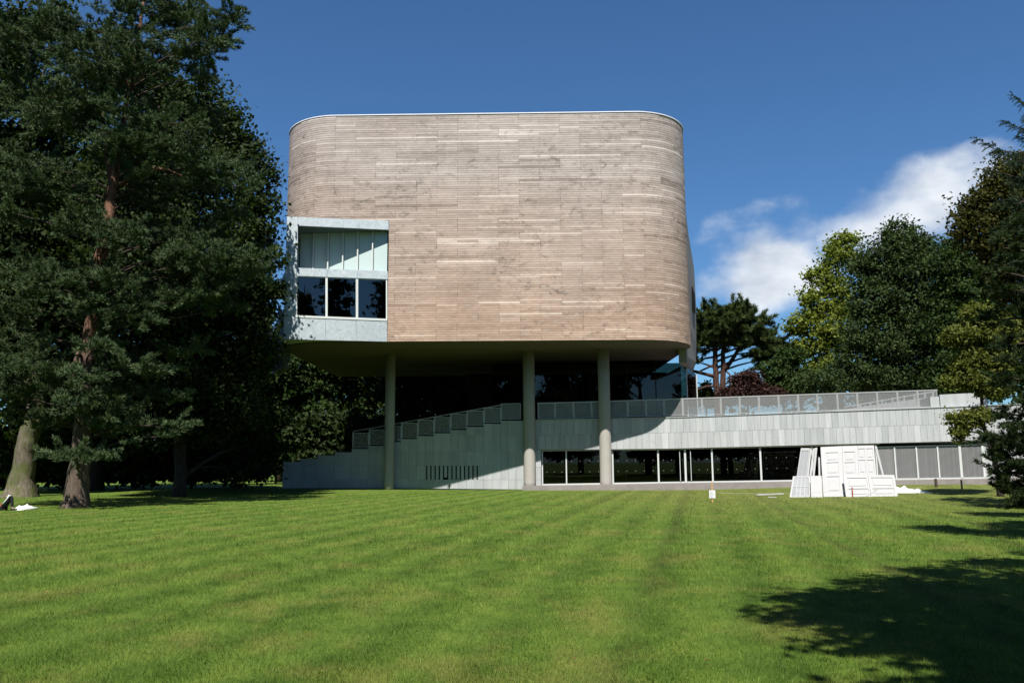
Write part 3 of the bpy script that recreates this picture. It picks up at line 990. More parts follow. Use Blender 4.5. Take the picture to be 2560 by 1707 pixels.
# ramp parapet behind the railing at right
dep = 2.6
mb = MB()
pts = [(1980, 1034), (2330, 1022), (2330, 990), (2300, 992)]
def wq(px, py, dep):
    A = np.array(WA) + wn[:2] * dep; B = np.array(WB) + wn[:2] * dep
    return PV(px, py, A, B)
mb.prism([wq(px, py, dep) for px, py in [(1990, 1040), (2335, 1026), (2335, 992), (2310, 994)]], wn * 0.25)
ramp = mb.build('ramp_parapet', M['stone'], bld)
for px, t, b in ((2150, 1013, 1022), (2176, 1008, 1018), (2205, 1002, 1014), (2231, 997, 1010), (2260, 992, 1006), (2286, 988, 1002), (2312, 983, 998), (2332, 981, 996)):
    MB().bar(wq(px, b, dep + .1), wq(px, t - 4, dep + .1), 0.10, 0.08).build('parapet_post', M['stone'], ramp)
MB().prism([wq(px, py, dep + .1) for px, py in [(2110, 1016), (2340, 976), (2340, 979), (2110, 1019)]], wn * 0.06).build('parapet_rail', M['stone'], ramp)
MB().prism([wvert(px, py, 0.05) for px, py in [(2334, 1019), (2357, 1018), (2357, 991), (2334, 992)]], wn * 2.0).build('parapet_block', M['stone'], ramp)
MB().prism([wvert(px, py, 0.12) for px, py in [(2360, 1017), (2480, 1012), (2480, 980), (2360, 986)]], wn * 0.5).build('parapet_block', M['stone'], ramp)

# plinth along glazing
plinth = MB()
for a, b in zip(range(1312, 2600, 64), range(1376, 2664, 64)):
    q = [wvert(a, 1213, -1.3), wvert(b, 1213, -1.3), wvert(b, 1213, 0.9), wvert(a, 1213, 0.9)]
    za, zb2 = zrow(*wp(a, 1100)[:2], g_bot(a)) - 0.01, zrow(*wp(b, 1100)[:2], g_bot(b)) - 0.01
    for p, z in zip(q, (za, zb2, zb2, za)): p[2] = z
    plinth.prism(q, (0, 0, -0.75), random.uniform(.4, .6))
pl = plinth.build('plinth', M['plinth'], bld)

# cafe glazing, a hand's breadth behind the stone
GD = 0.26
glz = MB()
gl_t = lambda x: f_bot(x) + 1.2
gl_b = lambda x: g_bot(x)
MB_f = MB().bar(wvert(1352, gl_t(1352) + 1, GD), wvert(1640, gl_t(1640) + 1, GD), 0.06).bar(wvert(1640, gl_t(1640) + 1, GD), wvert(2200, gl_t(2200) + 1, GD), 0.06)
MB_f.bar(wvert(1352, gl_b(1352) - 1, GD), wvert(1640, gl_b(1640) - 1, GD), 0.09).bar(wvert(1640, gl_b(1640) - 1, GD), wvert(2200, gl_b(2200) - 1, GD), 0.09)
glazing = MB_f.build('cafe_glazing', M['frame'], bld)
mull = [(1354, 3), (1414, 3), (1530, 4), (1644, 4.2), (1711.5, 5), (1778.8, 4), (1900, 4.5), (2030, 4), (2190, 4)]
for xm, w in mull:
    P = [wvert(xm - w / 2, gl_b(xm), GD - .06), wvert(xm + w / 2, gl_b(xm), GD - .06), wvert(xm + w / 2, gl_t(xm), GD - .06), wvert(xm - w / 2, gl_t(xm), GD - .06)]
    MB().prism(P, wn * 0.12).build('mullion', M['frame'], glazing)
for (a, wa), (b, wb) in zip(mull[:-1], mull[1:]):
    xa, xb = a + wa / 2 + .2, b - wb / 2 - .2
    pane = wpanel(xa, xb, lambda x: gl_t(x) + 1.4, lambda x: gl_b(x) - 2.4, GD, 0.012, 'window_pane', 'glass', glazing, 0.5, 0.0)
    # row of small safety dots on each pane
    mb = MB()
    for rowp in (0.32, 0.63):
        kx = int((xb - xa) / 27) + 1
        for i in range(kx):
            xd = xa + (xb - xa) * (i + 0.5) / kx
            rw = gl_t(xd) + (gl_b(xd) - gl_t(xd)) * rowp
            p = wvert(xd, rw, GD - 0.004)
            mb.prism([p + np.array([math.cos(t) * .018, 0, math.sin(t) * .018]) for t in np.linspace(0, 2 * math.pi, 7)[:-1]], wn * 0.003)
    mb.build('safety_dots', M['white'], pane)
for xm in (1698, 1725):
    MB().bar(wvert(xm, gl_b(xm) - 4, GD - .09), wvert(xm, gl_t(xm) + 5, GD - .09), 0.035).build('door_pull', M['frame'], glazing)
# inner column seen through the glass
MB().tube([wvert(1912, 1208, 1.2), wvert(1912, 1120, 1.2)], [0.16, 0.16], 14).build('inner_column', M['frame'], glazing, True)
# cafe room
room = MB()
fz = lambda x: zrow(*wp(x, 1100)[:2], g_bot(x))
A, B = wvert(1330, 1210, 0.36), wvert(2480, 1200, 0.36)
A2, B2 = A + wn * 8, B + wn * 8
za, zb2 = fz(1330) + 0.0, fz(2480) + 0.0
def zs(p, z): return (p[0], p[1], z)
room.prism([zs(A, za), zs(B, zb2), zs(B2, zb2), zs(A2, za)], (0, 0, -0.1))
rm = room.build('cafe_floor', M['floorint'], bld)
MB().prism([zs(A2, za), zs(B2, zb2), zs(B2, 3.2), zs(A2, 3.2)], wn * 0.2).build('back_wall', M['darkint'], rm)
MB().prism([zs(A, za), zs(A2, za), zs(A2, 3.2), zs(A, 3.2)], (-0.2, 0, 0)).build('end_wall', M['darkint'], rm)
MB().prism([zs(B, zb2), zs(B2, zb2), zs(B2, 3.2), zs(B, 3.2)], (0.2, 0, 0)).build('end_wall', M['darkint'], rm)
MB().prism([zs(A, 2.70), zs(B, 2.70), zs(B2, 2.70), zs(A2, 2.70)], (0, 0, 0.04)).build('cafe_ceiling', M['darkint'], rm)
# louvred panels at right
lm = [2190, 2237, 2291.7, 2345, 2400.5, 2458]
lbot = lambda x: g_bot(x) - 0.5
ltop = lambda x: f_bot(x) + 9.5
lou = MB().bar(wvert(2190, lbot(2190), GD), wvert(2500, lbot(2500), GD), 0.10).bar(wvert(2190, ltop(2190), GD), wvert(2500, ltop(2500), GD), 0.06).build('louvre_screen', M['frame'], bld)
for xm in lm[1:]:
    w = 6.0 if xm in (2400.5, 2458) else 4.2
    P = [wvert(xm - w / 2, lbot(xm), GD - .05), wvert(xm + w / 2, lbot(xm), GD - .05), wvert(xm + w / 2, ltop(xm), GD - .05), wvert(xm - w / 2, ltop(xm), GD - .05)]
    MB().prism(P, wn * 0.12).build('mullion', M['frame'], lou)
for a, b in zip(lm[:-1] , lm[1:]):
    mb = MB()
    k = 19
    for i in range(k):
        xs_ = a + 3 + (b - a - 6) * (i + 0.5) / k
        mb.bar(wvert(xs_, lbot(xs_) - 1, GD + .02), wvert(xs_, ltop(xs_) + 1, GD + .02), 0.036, 0.06, random.uniform(.35, .75))
    tag(mb.build('louvre_slats', M['louvre'], lou), None, None, None, 'stuff')
MB().prism([wvert(px, py, GD + .35) for px, py in [(2190, 1203), (2500, 1196), (2500, 1098), (2190, 1108)]], wn * 0.05).build('back_panel', M['darkint'], lou)
MB().prism([wvert(2460, 1195, GD - .02), wvert(2560, 1192, GD - .02), wvert(2560, 1098, GD - .02), wvert(2460, 1101, GD - .02)], wn * 0.1).build('end_panel', M['stone'], lou)

# lobby behind the terrace: dark glass box under the timber volume
LY = 60.0
lob = MB().box((-1.5, LY, 4.25), (float(PY(1717, 950, LY)[0]), LY + 0.05, 4.4)).build('lobby', M['frame'], bld)
lx0, lx1 = -1.5, float(PY(1717, 950, LY)[0])
cuts = [lx0, 1.6, 4.6, 7.0, 8.3, 10.4, lx1]
for a, b in zip(cuts[:-1], cuts[1:]):
    MB().box((a + .03, LY, 4.42), (b - .03, LY + .02, 8.84)).build('window_pane', M['glass_lobby'], lob)
for a in cuts[1:]:
    MB().box((a - .03, LY - .03, 4.4), (a + .03, LY + .06, 8.84)).build('mullion', M['darkint'] if a < lx1 else M['frame'], lob)
p = PY(1741, 950, LY + 6)
MB().prism([(lx1 + .04, LY, 4.4), (p[0], LY + 6, 4.4), (p[0], LY + 6, 8.6), (lx1 + .04, LY, 8.6)], (-.03, 0, 0)).build('return_pane', M['glass_ret'], lob)
MB().bar((p[0], LY + 6, 4.4), (p[0], LY + 6, 8.6), .09).build('corner_mullion', M['frame'], lob)
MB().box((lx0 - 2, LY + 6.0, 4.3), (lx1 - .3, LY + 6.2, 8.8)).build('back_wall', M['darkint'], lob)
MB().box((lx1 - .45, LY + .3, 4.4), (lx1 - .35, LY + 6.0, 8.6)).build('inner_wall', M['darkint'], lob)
MB().box((9.2, LY + 1.2, 6.1), (lx1 - .5, LY + 1.3, 6.3)).build('door_transom', M['frame'], lob)
for px in (1644, 1666, 1688):
    q = PY(px, 1000, LY + 1.25)
    MB().box((q[0] - .17, LY + 1.18, 5.0), (q[0] + .17, LY + 1.2, 6.0)).build('poster', M['paper'], lob)

# round columns
zsoff = ZB - 0.01
for px, Yc, r, zb0 in ((973.8, 56.0, 0.335, -0.1), (1323.5, 54.66, 0.385, -0.1), (1513, 53.88, 0.385, -0.1)):
    q = PY(px, 1100, Yc)
    prof = [(r * 1.0, zb0), (r, 0.5), (r, 2.6), (r, 5.2), (r, zsoff)]
    MB().lathe((q[0], q[1], 0), prof, 28).build('column', M['concrete'], bld, True)

# ------------------------------------------------------------------ cafe tables (behind the glass)
tabs = [(1391, 'cafe table behind the leftmost cafe pane, right of the middle column'), (1475, 'cafe table with a tall white cup just left of the right column'),
        (1562, 'cafe table just right of the right column behind glass'), (1639, 'cafe table behind the mullion left of the glass doors'),
        (1801.5, 'cafe table with white cup right above the paper sign'), (1888, 'cafe table left of the inner steel column behind glass'),
        (1967, 'cafe table behind glass beside the white door stack')]
for px, lab in tabs:
    q = wvert(px, 1200, 1.25); z0 = fz(px)
    t = thing('cafe_table', (q[0], q[1], z0), lab, 'table', 'cafe tables behind the glazing')
    MB().lathe((q[0], q[1], z0 + 0.71), [(0.32, 0), (0.34, 0.012), (0.34, 0.03), (0.33, 0.035)], 20).build('table_top', M['table'], t)
    MB().tube([(q[0], q[1], z0 + 0.02), (q[0], q[1], z0 + 0.71)], [0.028, 0.028], 8).build('stem', M['table'], t)
    MB().lathe((q[0], q[1], z0), [(0.22, 0), (0.2, 0.012), (0.05, 0.03)], 16).build('foot', M['table'], t)
cups = [(1474, 0.19, 'tall white cup on the cafe table left of the right column'), (1563, 0.11, 'small white cup on the cafe table right of the right column'),
        (1638, 0.12, 'white cup on the cafe table left of the glass doors'), (1801, 0.13, 'white cup on the cafe table above the paper sign'), (1967, 0.10, 'white cup on the cafe table beside the stacked doors')]
for px, h, lab in cups:
    q = wvert(px, 1200, 1.22); z0 = fz(px) + 0.747
    c = MB().lathe((q[0], q[1], z0), [(0.03, 0), (0.045, h * .35), (0.05, h), (0.042, h), (0.036, h * .4)], 14).build('cup', M['cup'], None, True)
    tag(c, lab, 'cup', 'cups on cafe tables')

# ------------------------------------------------------------------ stacked white doors on the lawn
def slab_door(name, label, cat, px4, Yb, Yt, panels=(), glazed=None, group='white doors stacked on the lawn', th=0.045, mat='white'):
    """px4: TL, TR, BR, BL in the photograph; bottom edge at depth Yb, top at Yt"""
    TL, TR = PY(*px4[0], Yt), PY(*px4[1], Yt)
    BR, BL = PY(*px4[2], Yb), PY(*px4[3], Yb)
    for q in (BL, BR):
        q[2] = float(zground(q[0], q[1])) - 0.01 if abs(q[2] - zground(q[0], q[1])) < 0.35 else q[2]
    nn = np.cross(TR - TL, BL - TL); nn /= np.linalg.norm(nn)
    if nn[1] < 0: nn = -nn                       # away from the camera

    def pt(u, v, d=0.0):
        return (TL * (1 - u) + TR * u) * (1 - v) + (BL * (1 - u) + BR * u) * v + nn * d
    base = (BL + BR) / 2
    t = thing(name, (base[0], base[1], base[2]), label, cat, group)
    full = [pt(0, 0), pt(1, 0), pt(1, 1), pt(0, 1)]
    if glazed:
        cols, rws, foot = glazed
        mb = MB(); e = 0.09
        fr = lambda a, b, c, d: mb.prism([pt(a, b), pt(c, b), pt(c, d), pt(a, d)], nn * th)
        fr(0, 0, e, 1); fr(1 - e, 0, 1, 1); fr(e, 0, 1 - e, 0.05); fr(e, 1 - foot, 1 - e, 1)
        leaf = mb.build('door_frame', M[mat], t)
        x0, x1, y0, y1 = e, 1 - e, 0.05, 1 - foot
        for i in range(cols):
            for j in range(rws):
                a = x0 + (x1 - x0) * i / cols + 0.012; b = x0 + (x1 - x0) * (i + 1) / cols - 0.012
                c = y0 + (y1 - y0) * j / rws + 0.008; d = y0 + (y1 - y0) * (j + 1) / rws - 0.008
                MB().prism([pt(a, c, .018), pt(b, c, .018), pt(b, d, .018), pt(a, d, .018)], nn * 0.006, random.uniform(.4, .6)).build('glass_pane', M['panegrey'], leaf)
        for i in range(1, cols):
            a = x0 + (x1 - x0) * i / cols
            MB().prism([pt(a - .014, y0), pt(a + .014, y0), pt(a + .014, y1), pt(a - .014, y1)], nn * 0.03).build('glazing_bar', M[mat], leaf)
        for j in range(1, rws):
            a = y0 + (y1 - y0) * j / rws
            MB().prism([pt(x0, a - .012, .003), pt(x1, a - .012, .003), pt(x1, a + .012, .003), pt(x0, a + .012, .003)], nn * 0.026).build('glazing_bar', M[mat], leaf)
    else:
        # stiles and rails proud of the sunk panels
        us = sorted({0.0, 1.0, *[p[0] for p in panels], *[p[2] for p in panels]})
        vs_ = sorted({0.0, 1.0, *[p[1] for p in panels], *[p[3] for p in panels]})
        mb = MB()
        for a, b in zip(us[:-1], us[1:]):
            for c, d in zip(vs_[:-1], vs_[1:]):
                mu, mv = (a + b) / 2, (c + d) / 2
                inside = any(p[0] < mu < p[2] and p[1] < mv < p[3] for p in panels)
                off = 0.026 if inside else 0.0
                mb.prism([pt(a, c, off), pt(b, c, off), pt(b, d, off), pt(a, d, off)], nn * (th - off), 0.5 + random.uniform(-.03, .03))
        leaf = mb.build('door_leaf', M[mat], t)
        W_, H_ = np.linalg.norm(TR - TL), np.linalg.norm(BL - TL)
        for p in panels:
            bx, by = 0.07 / W_, 0.07 / H_
            a, b, c, d = p[0] + bx, p[1] + by, p[2] - bx, p[3] - by
            if c - a > 0.05 and d - b > 0.02:
                MB().prism([pt(a, b, .008), pt(c, b, .008), pt(c, d, .008), pt(a, d, .008)], nn * 0.017, 0.5).build('raised_panel', M[mat], leaf)
    return t


def cr6(x, y):                                   # pixel of the enlarged view to photo pixel
    return (1940 + x / 6.19, 1080 + y / 6.19)


YD = 40.1
slab_door('panel_door', 'tall white panelled door standing at left of the three in the stack', 'door', [cr6(690, 230), cr6(1018, 214), cr6(1060, 985), cr6(735, 1000)], YD, YD + .75,
          [(0.22, .12, .80, .29), (0.22, .32, .80, .55), (0.22, .60, .80, .90)])
slab_door('panel_door', 'tall white panelled door standing in the middle of the stack', 'door', [cr6(1022, 214), cr6(1262, 208), cr6(1292, 980), cr6(1062, 985)], YD + .08, YD + .8,
          [(0.10, .12, .80, .30), (0.10, .33, .80, .56), (0.10, .62, .80, .92)])
slab_door('panel_door', 'tall white six-panel door standing at right of the stack', 'door', [cr6(1265, 208), cr6(1515, 203), cr6(1580, 975), cr6(1294, 980)], YD + .08, YD + .8,
          [(0.02, .06, .42, .26), (0.50, .06, .90, .26), (0.02, .29, .42, .55), (0.50, .29, .90, .55), (0.02, .6, .42, .92), (0.50, .6, .90, .92)])
slab_door('panel_door', 'low white door lying on its side at front of the stack, with red stake', 'door', [cr6(1040, 665), cr6(1418, 660), cr6(1470, 985), cr6(1085, 1000)], YD - .45, YD - .1,
          [(0.14, .13, .93, .55), (0.14, .62, .93, .92)])
slab_door('panel_door', 'low white door lying on its side at right front of the stack', 'door', [cr6(1422, 660), cr6(1830, 660), cr6(1885, 965), cr6(1474, 985)], YD - .42, YD - .08,
          [(0.10, .12, .90, .54), (0.10, .62, .90, .92)])
slab_door('plain_board', 'small plain white board standing between glazed doors and tall doors', 'board', [cr6(535, 675), cr6(705, 672), cr6(720, 975), cr6(542, 982)], YD - .3, YD + .0, [])
slab_door('glazed_door', 'low white glazed door with glazing bars at left foot of the stack', 'door', [cr6(265, 680), cr6(528, 680), cr6(530, 925), cr6(205, 938)], YD + .0, YD + .35, glazed=(4, 2, 0.06))
slab_door('glazed_door', 'tall white glazed door leaning at left of the stack', 'door', [cr6(388, 245), cr6(522, 245), cr6(440, 900), cr6(270, 905)], YD + .6, YD + .95, glazed=(2, 1, 0.36))
for lab, px4 in (('white board leaning next to the tall glazed door', [cr6(528, 250), cr6(552, 250), cr6(470, 900), cr6(440, 900)]),
                 ('white board leaning second from the tall glazed door', [cr6(574, 248), cr6(602, 248), cr6(505, 900), cr6(470, 900)]),
                 ('white board leaning third from the tall glazed door', [cr6(606, 240), cr6(640, 240), cr6(560, 900), cr6(530, 900)]),
                 ('short white board leaning against the tall left door of the stack', [cr6(655, 390), cr6(680, 390), cr6(690, 900), cr6(662, 900)]),
                 ('white board slanting from the right edge of the tall doors', [cr6(1525, 215), cr6(1560, 215), cr6(1745, 900), cr6(1715, 900)])):
    slab_door('leaning_board', lab, 'board', px4, YD + .5, YD + .9, [], group='white boards leaning in the stack')

p0, p1 = on_ground(1892, 1240), on_ground(1957, 1237.5)
tag(MB().bar(p0 + [0, 0, .07], p1 + [0, 0, .075], .16, .06).build('white_plank', M['white'], None, origin=p0), 'white plank lying flat on the grass left of the door stack', 'plank')
p0, p1 = on_ground(1920, 1244), on_ground(1941, 1244)
tag(MB().bar(p0 + [0, 0, .03], p1 + [0, 0, .03], .22, .03).build('white_offcut', M['white'], None, origin=p0), 'short white offcut on the grass below the flat plank', 'offcut')


def crumple(name, label, cat, px0, px1, pyf, pyb, h, mat, nx=16, ny=7):
    a, b = on_ground(px0, pyf), on_ground(px1, pyf)
    c = on_ground((px0 + px1) / 2, pyb)
    dv = np.array([0, c[1] - a[1], 0])
    mb = MB()
    R = np.random.default_rng(5 + int(px0))
    vs = []
    for j in range(ny + 1):
        for i in range(nx + 1):
            u, v = i / nx, j / ny
            q = a * (1 - u) + b * u + dv * v
            edge = min(1, 5 * min(u, 1 - u)) * min(1, 4 * min(v, 1 - v))
            q = q + np.array([R.normal(0, .02), R.normal(0, .02), 0])
            q[2] = float(zground(q[0], q[1])) + 0.012 + edge * h * (0.25 + 0.75 * abs(R.normal(.4, .45)))
            vs.append(q)
    fs = [(j * (nx + 1) + i, j * (nx + 1) + i + 1, (j + 1) * (nx + 1) + i + 1, (j + 1) * (nx + 1) + i) for j in range(ny) for i in range(nx)]
    mb.add(vs, fs)
    o = mb.build(name, M[mat], None, True, origin=a)
    sol = o.modifiers.new('thick', 'SOLIDIFY'); sol.thickness = 0.006
    return tag(o, label, cat)


crumple('plastic_sheet', 'crumpled white plastic sheet on the grass right of the door stack', 'sheet', 2244, 2338, 1233, 1224, 0.16, 'plastic')

# paper sign on a timber stake
p = on_ground(1781, 1256)
sgn = thing('notice_sign', p, 'white paper notice on a short timber stake in the lawn', 'sign')
mpx = 2075 / p[1]
MB().bar(p + [0, 0, -.05], p + [0.01, 0.0, 50 / mpx], .055, .03).build('stake', M['stake'], sgn)
w2, zA, zB = .127, 11 / mpx, 30 / mpx
brd = MB().box((p[0] - w2, p[1] - .045, p[2] + zA), (p[0] + w2, p[1] - .033, p[2] + zB)).build('notice', M['paper'], sgn)
for i in range(9):
    zz = p[2] + zB - .05 - i * .033
    L = random.uniform(.10, .19) if i else .12
    MB().box((p[0] - .10, p[1] - .0475, zz), (p[0] - .10 + L, p[1] - .046, zz + .009)).build('text_line', M['ink'], brd)

# stakes with twine round the stack
stk = [(2131.8, 1243.5, 26, 'redstake', 'short red stake in front of the low white door', .05), (2405.6, 1229, 30, 'stake', 'orange timber stake on the grass before the louvred screen', .075),
       (2494, 1240, 26, 'stake', 'timber stake standing under the leaning tree at right', .06), (2341, 1220, 24, 'darkpost', 'dark stubby post on the grass before the louvred screen', .12)]
tops = []
for px, py, hp, mt, lab, w in stk:
    p = on_ground(px, py); h = hp / (2075 / p[1])
    s_ = thing('stake' if mt != 'darkpost' else 'post', p, lab, 'stake' if mt != 'darkpost' else 'post')
    MB().bar(p + [0, 0, -.03], p + [0, 0, h - .03], w, w * .8).build('shaft', M[mt], s_)
    c = p + np.array([0, 0, h - .03])
    tp = [c + np.array([sx * w / 2, sy * w * .4, 0]) for sx, sy in ((-1, -1), (1, -1), (1, 1), (-1, 1))]
    mb = MB(); mb.add(tp + [c + np.array([0, 0, .03])], [(0, 1, 4), (1, 2, 4), (2, 3, 4), (3, 0, 4)]); mb.build('tip', M[mt], s_)
    tops.append(p + np.array([0, -.04, h * .72]))
ps = on_ground(1781, 1256) + np.array([0, -.02, .42])
line = [ps, tops[0] + [0, -.03, 0], tops[1], tops[2]]
pts = []
for a, b in zip(line[:-1], line[1:]):
    for u in np.linspace(0, 1, 7)[:-1]:
        q = a * (1 - u) + b * u; q[2] -= 0.10 * 4 * u * (1 - u); pts.append(q)
pts.append(line[-1])
tag(MB().tube(pts, [.006] * len(pts), 5).build('twine', M['twine'], None, origin=ps), 'thin pale twine strung low between the stakes', 'twine')

# ------------------------------------------------------------------ person at left edge
def skin(name, verts, edges, radii, mat, parent, root=0, sub=2):
    me = bpy.data.meshes.new(name)
    o = ORI[parent.as_pointer()]
    me.from_pydata([tuple(np.array(v, float) - o) for v in verts], edges, [])
    ob = bpy.data.objects.new(name, me); col.objects.link(ob); ob.parent = parent
    ORI[ob.as_pointer()] = o
    sk = ob.modifiers.new('skin', 'SKIN')
    for i, r in enumerate(radii):
        me.skin_vertices[0].data[i].radius = (r, r) if not isinstance(r, tuple) else r
    me.skin_vertices[0].data[root].use_root = True
    sk.use_smooth_shade = True
    sb = ob.modifiers.new('sub', 'SUBSURF'); sb.levels = sub; sb.render_levels = sub
    me.materials.append(mat)
    return ob


cloth_dark = plain('dark_trousers', (0.022, 0.026, 0.028), 0.8, 0.2)
cloth_or = plain('orange_top', (0.62, 0.16, 0.035), 0.8, 0.2)
skinm = plain('skin', (0.50, 0.32, 0.24), 0.55, 0.3, 0, 0.04)
hairm = plain('dark_hair', (0.03, 0.02, 0.015), 0.6, 0.3)
pf = on_ground(33, 1275)             # feet
per = thing('person', pf, 'person lying on the lawn, knees drawn up, orange top and striped dark trousers', 'person')
B = lambda dx, dy, dz: pf + np.array([dx, dy, dz])
# body: lies on the back, head to the left, knees drawn up; one continuous figure
bv = [B(-.42, .0, .11), B(-.56, .0, .12), B(-.72, .0, .14), B(-.86, .0, .13), B(-.95, .0, .12), B(-1.05, .0, .13), B(-1.13, .0, .13),
      B(-.40, -.10, .12), B(-.03, -.12, .54), B(.03, -.12, .10), B(.06, -.12, .05), B(.18, -.13, .035),
      B(-.40, .10, .12), B(-.19, .12, .55), B(-.12, .12, .10), B(-.09, .12, .05), B(.03, .13, .035),
      B(-.84, -.19, .12), B(-.66, -.27, .07), B(-.46, -.25, .06), B(-.39, -.24, .05),
      B(-.84, .19, .12), B(-.66, .27, .07), B(-.46, .25, .06), B(-.39, .24, .05)]
be = [(0, 1), (1, 2), (2, 3), (3, 4), (4, 5), (5, 6), (0, 7), (7, 8), (8, 9), (9, 10), (10, 11), (0, 12), (12, 13), (13, 14), (14, 15), (15, 16),
      (3, 17), (17, 18), (18, 19), (19, 20), (3, 21), (21, 22), (22, 23), (23, 24)]
br = [.11, .105, .115, .09, .05, .085, .08, .08, .056, .04, .038, .03, .08, .056, .04, .038, .03, .05, .04, .03, .025, .05, .04, .03, .025]
skin('body', bv, be, br, skinm, per)
tv = [B(-.43, 0, .115), B(-.40, -.10, .12), B(-.21, -.115, .33), B(-.03, -.12, .55), B(.0, -.12, .33), B(.03, -.12, .12), B(-.40, .10, .12), B(-.29, .115, .33), B(-.19, .12, .56), B(-.15, .12, .33), B(-.12, .12, .12)]
te = [(0, 1), (1, 2), (2, 3), (3, 4), (4, 5), (0, 6), (6, 7), (7, 8), (8, 9), (9, 10)]
skin('trousers', tv, te, [.125, .10, .085, .068, .06, .055, .10, .085, .068, .06, .055], cloth_dark, per)
skin('orange_top', [B(-.44, 0, .12), B(-.56, 0, .13), B(-.72, 0, .15), B(-.86, 0, .14), B(-.84, -.19, .125), B(-.70, -.26, .08), B(-.84, .19, .125), B(-.70, .26, .08), B(-.40, -.16, .10)],
     [(0, 1), (1, 2), (2, 3), (3, 4), (4, 5), (3, 6), (6, 7), (0, 8)], [.14, .135, .14, .10, .07, .055, .07, .055, .09], cloth_or, per)
# white stripes down the trouser legs, on the side facing the camera
for sy, pa in ((-.12, [(-.34, .22), (-.21, .36), (-.06, .56), (-.02, .565)]), (.09, [(-.40, .24), (-.30, .40), (-.21, .58)])):
    P = [B(dx, sy - .085, dz + .02) for dx, dz in pa]
    MB().tube(P, [.022] * len(P), 6).build('stripe', M['plastic'], per, True)
for sy, fx in ((-.12, .03), (.12, -.12)):
    q = B(fx, sy, 0)
    mb = MB(); mb.prism([q + [-.05, -.045, 0], q + [.16, -.05, 0], q + [.2, 0, 0], q + [.16, .05, 0], q + [-.05, .045, 0]], (0, 0, .07)); mb.build('shoe', cloth_dark, per)
MB().lathe(B(-1.12, 0, .13), [(.04, -.10), (.095, -.05), (.105, .02), (.09, .07), (.04, .10)], 14).build('hair', hairm, per, True)
crumple('white_bundle', 'white cloth bundle on the grass at the reclining person\'s feet', 'cloth', 25, 52, 1275.5, 1271, 0.19, 'plastic', 8, 5)

# ------------------------------------------------------------------ trees
def rand_dirs(n, R):
    v = R.normal(size=(n, 3)); v /= np.linalg.norm(v, axis=1, keepdims=True) + 1e-9
    return v


def leaf_quads(C, size, R, up=0.35, out=None, aspect=0.62):
    """diamond leaves round centres C"""
    n = len(C)
    nrm = rand_dirs(n, R); nrm[:, 2] += up
    if out is not None: nrm += out * 0.5
    nrm /= np.linalg.norm(nrm, axis=1, keepdims=True)
    a = np.cross(nrm, rand_dirs(n, R)); a /= np.linalg.norm(a, axis=1, keepdims=True) + 1e-9
    b = np.cross(nrm, a)
    s = (size * R.uniform(0.65, 1.35, n))[:, None]
    V = np.empty((n, 4, 3))
    V[:, 0] = C + a * s
    V[:, 1] = C + b * s * aspect + nrm * s * 0.18
    V[:, 2] = C - a * s
    V[:, 3] = C - b * s * aspect + nrm * s * 0.18
    return V.reshape(-1, 3)


def needle_tris(C, D, length, width, k, R):
    """k thin triangles fanning round direction D from each tuft centre"""
    n = len(C)
    C = np.repeat(C, k, 0); D = np.repeat(D, k, 0)
    d = D + rand_dirs(n * k, R) * 0.75; d /= np.linalg.norm(d, axis=1, keepdims=True)
    s = np.cross(d, rand_dirs(n * k, R)); s /= np.linalg.norm(s, axis=1, keepdims=True) + 1e-9
    L = (length * R.uniform(0.7, 1.25, n * k))[:, None]
    V = np.empty((n * k, 3, 3))
    V[:, 0] = C - s * width / 2; V[:, 1] = C + s * width / 2; V[:, 2] = C + d * L
    return V.reshape(-1, 3)


def crown_leaves(blobs, n_total, size, R, clump=0.5, per=26, flat=0.7, fill=0.55):
    area = np.array([(b[1] * b[2] + b[2] * b[3] + b[1] * b[3]) for b in blobs])
    Cs = []; To = []; Os = []
    for b, a in zip(blobs, area / area.sum()):
        nc = max(3, int(n_total * a / per))
        d = rand_dirs(nc, R)
        rr = fill + (1 - fill) * R.uniform(0, 1, nc) ** 0.6
        rr *= R.uniform(0.84, 1.10, nc) * np.where(R.uniform(0, 1, nc) < 0.08, 1.22, 1.0)
        cc = np.array(b[0]) + d * rr[:, None] * np.array([b[1], b[2], b[3]])
        ct = R.normal(0.5, 0.16, nc)
        g = R.normal(size=(nc, per, 3)) * np.array([1, 1, flat]) * clump * 0.5 * R.uniform(.6, 1.4, nc)[:, None, None]
        P = cc[:, None, :] + g
        Cs.append(P.reshape(-1, 3)); To.append(np.repeat(ct, per) + R.normal(0, .14, nc * per)); Os.append(np.repeat(d, per, 0))
    C = np.concatenate(Cs); T = np.clip(np.concatenate(To), 0, 1)
    return leaf_quads(C, size, R, out=np.concatenate(Os)), T


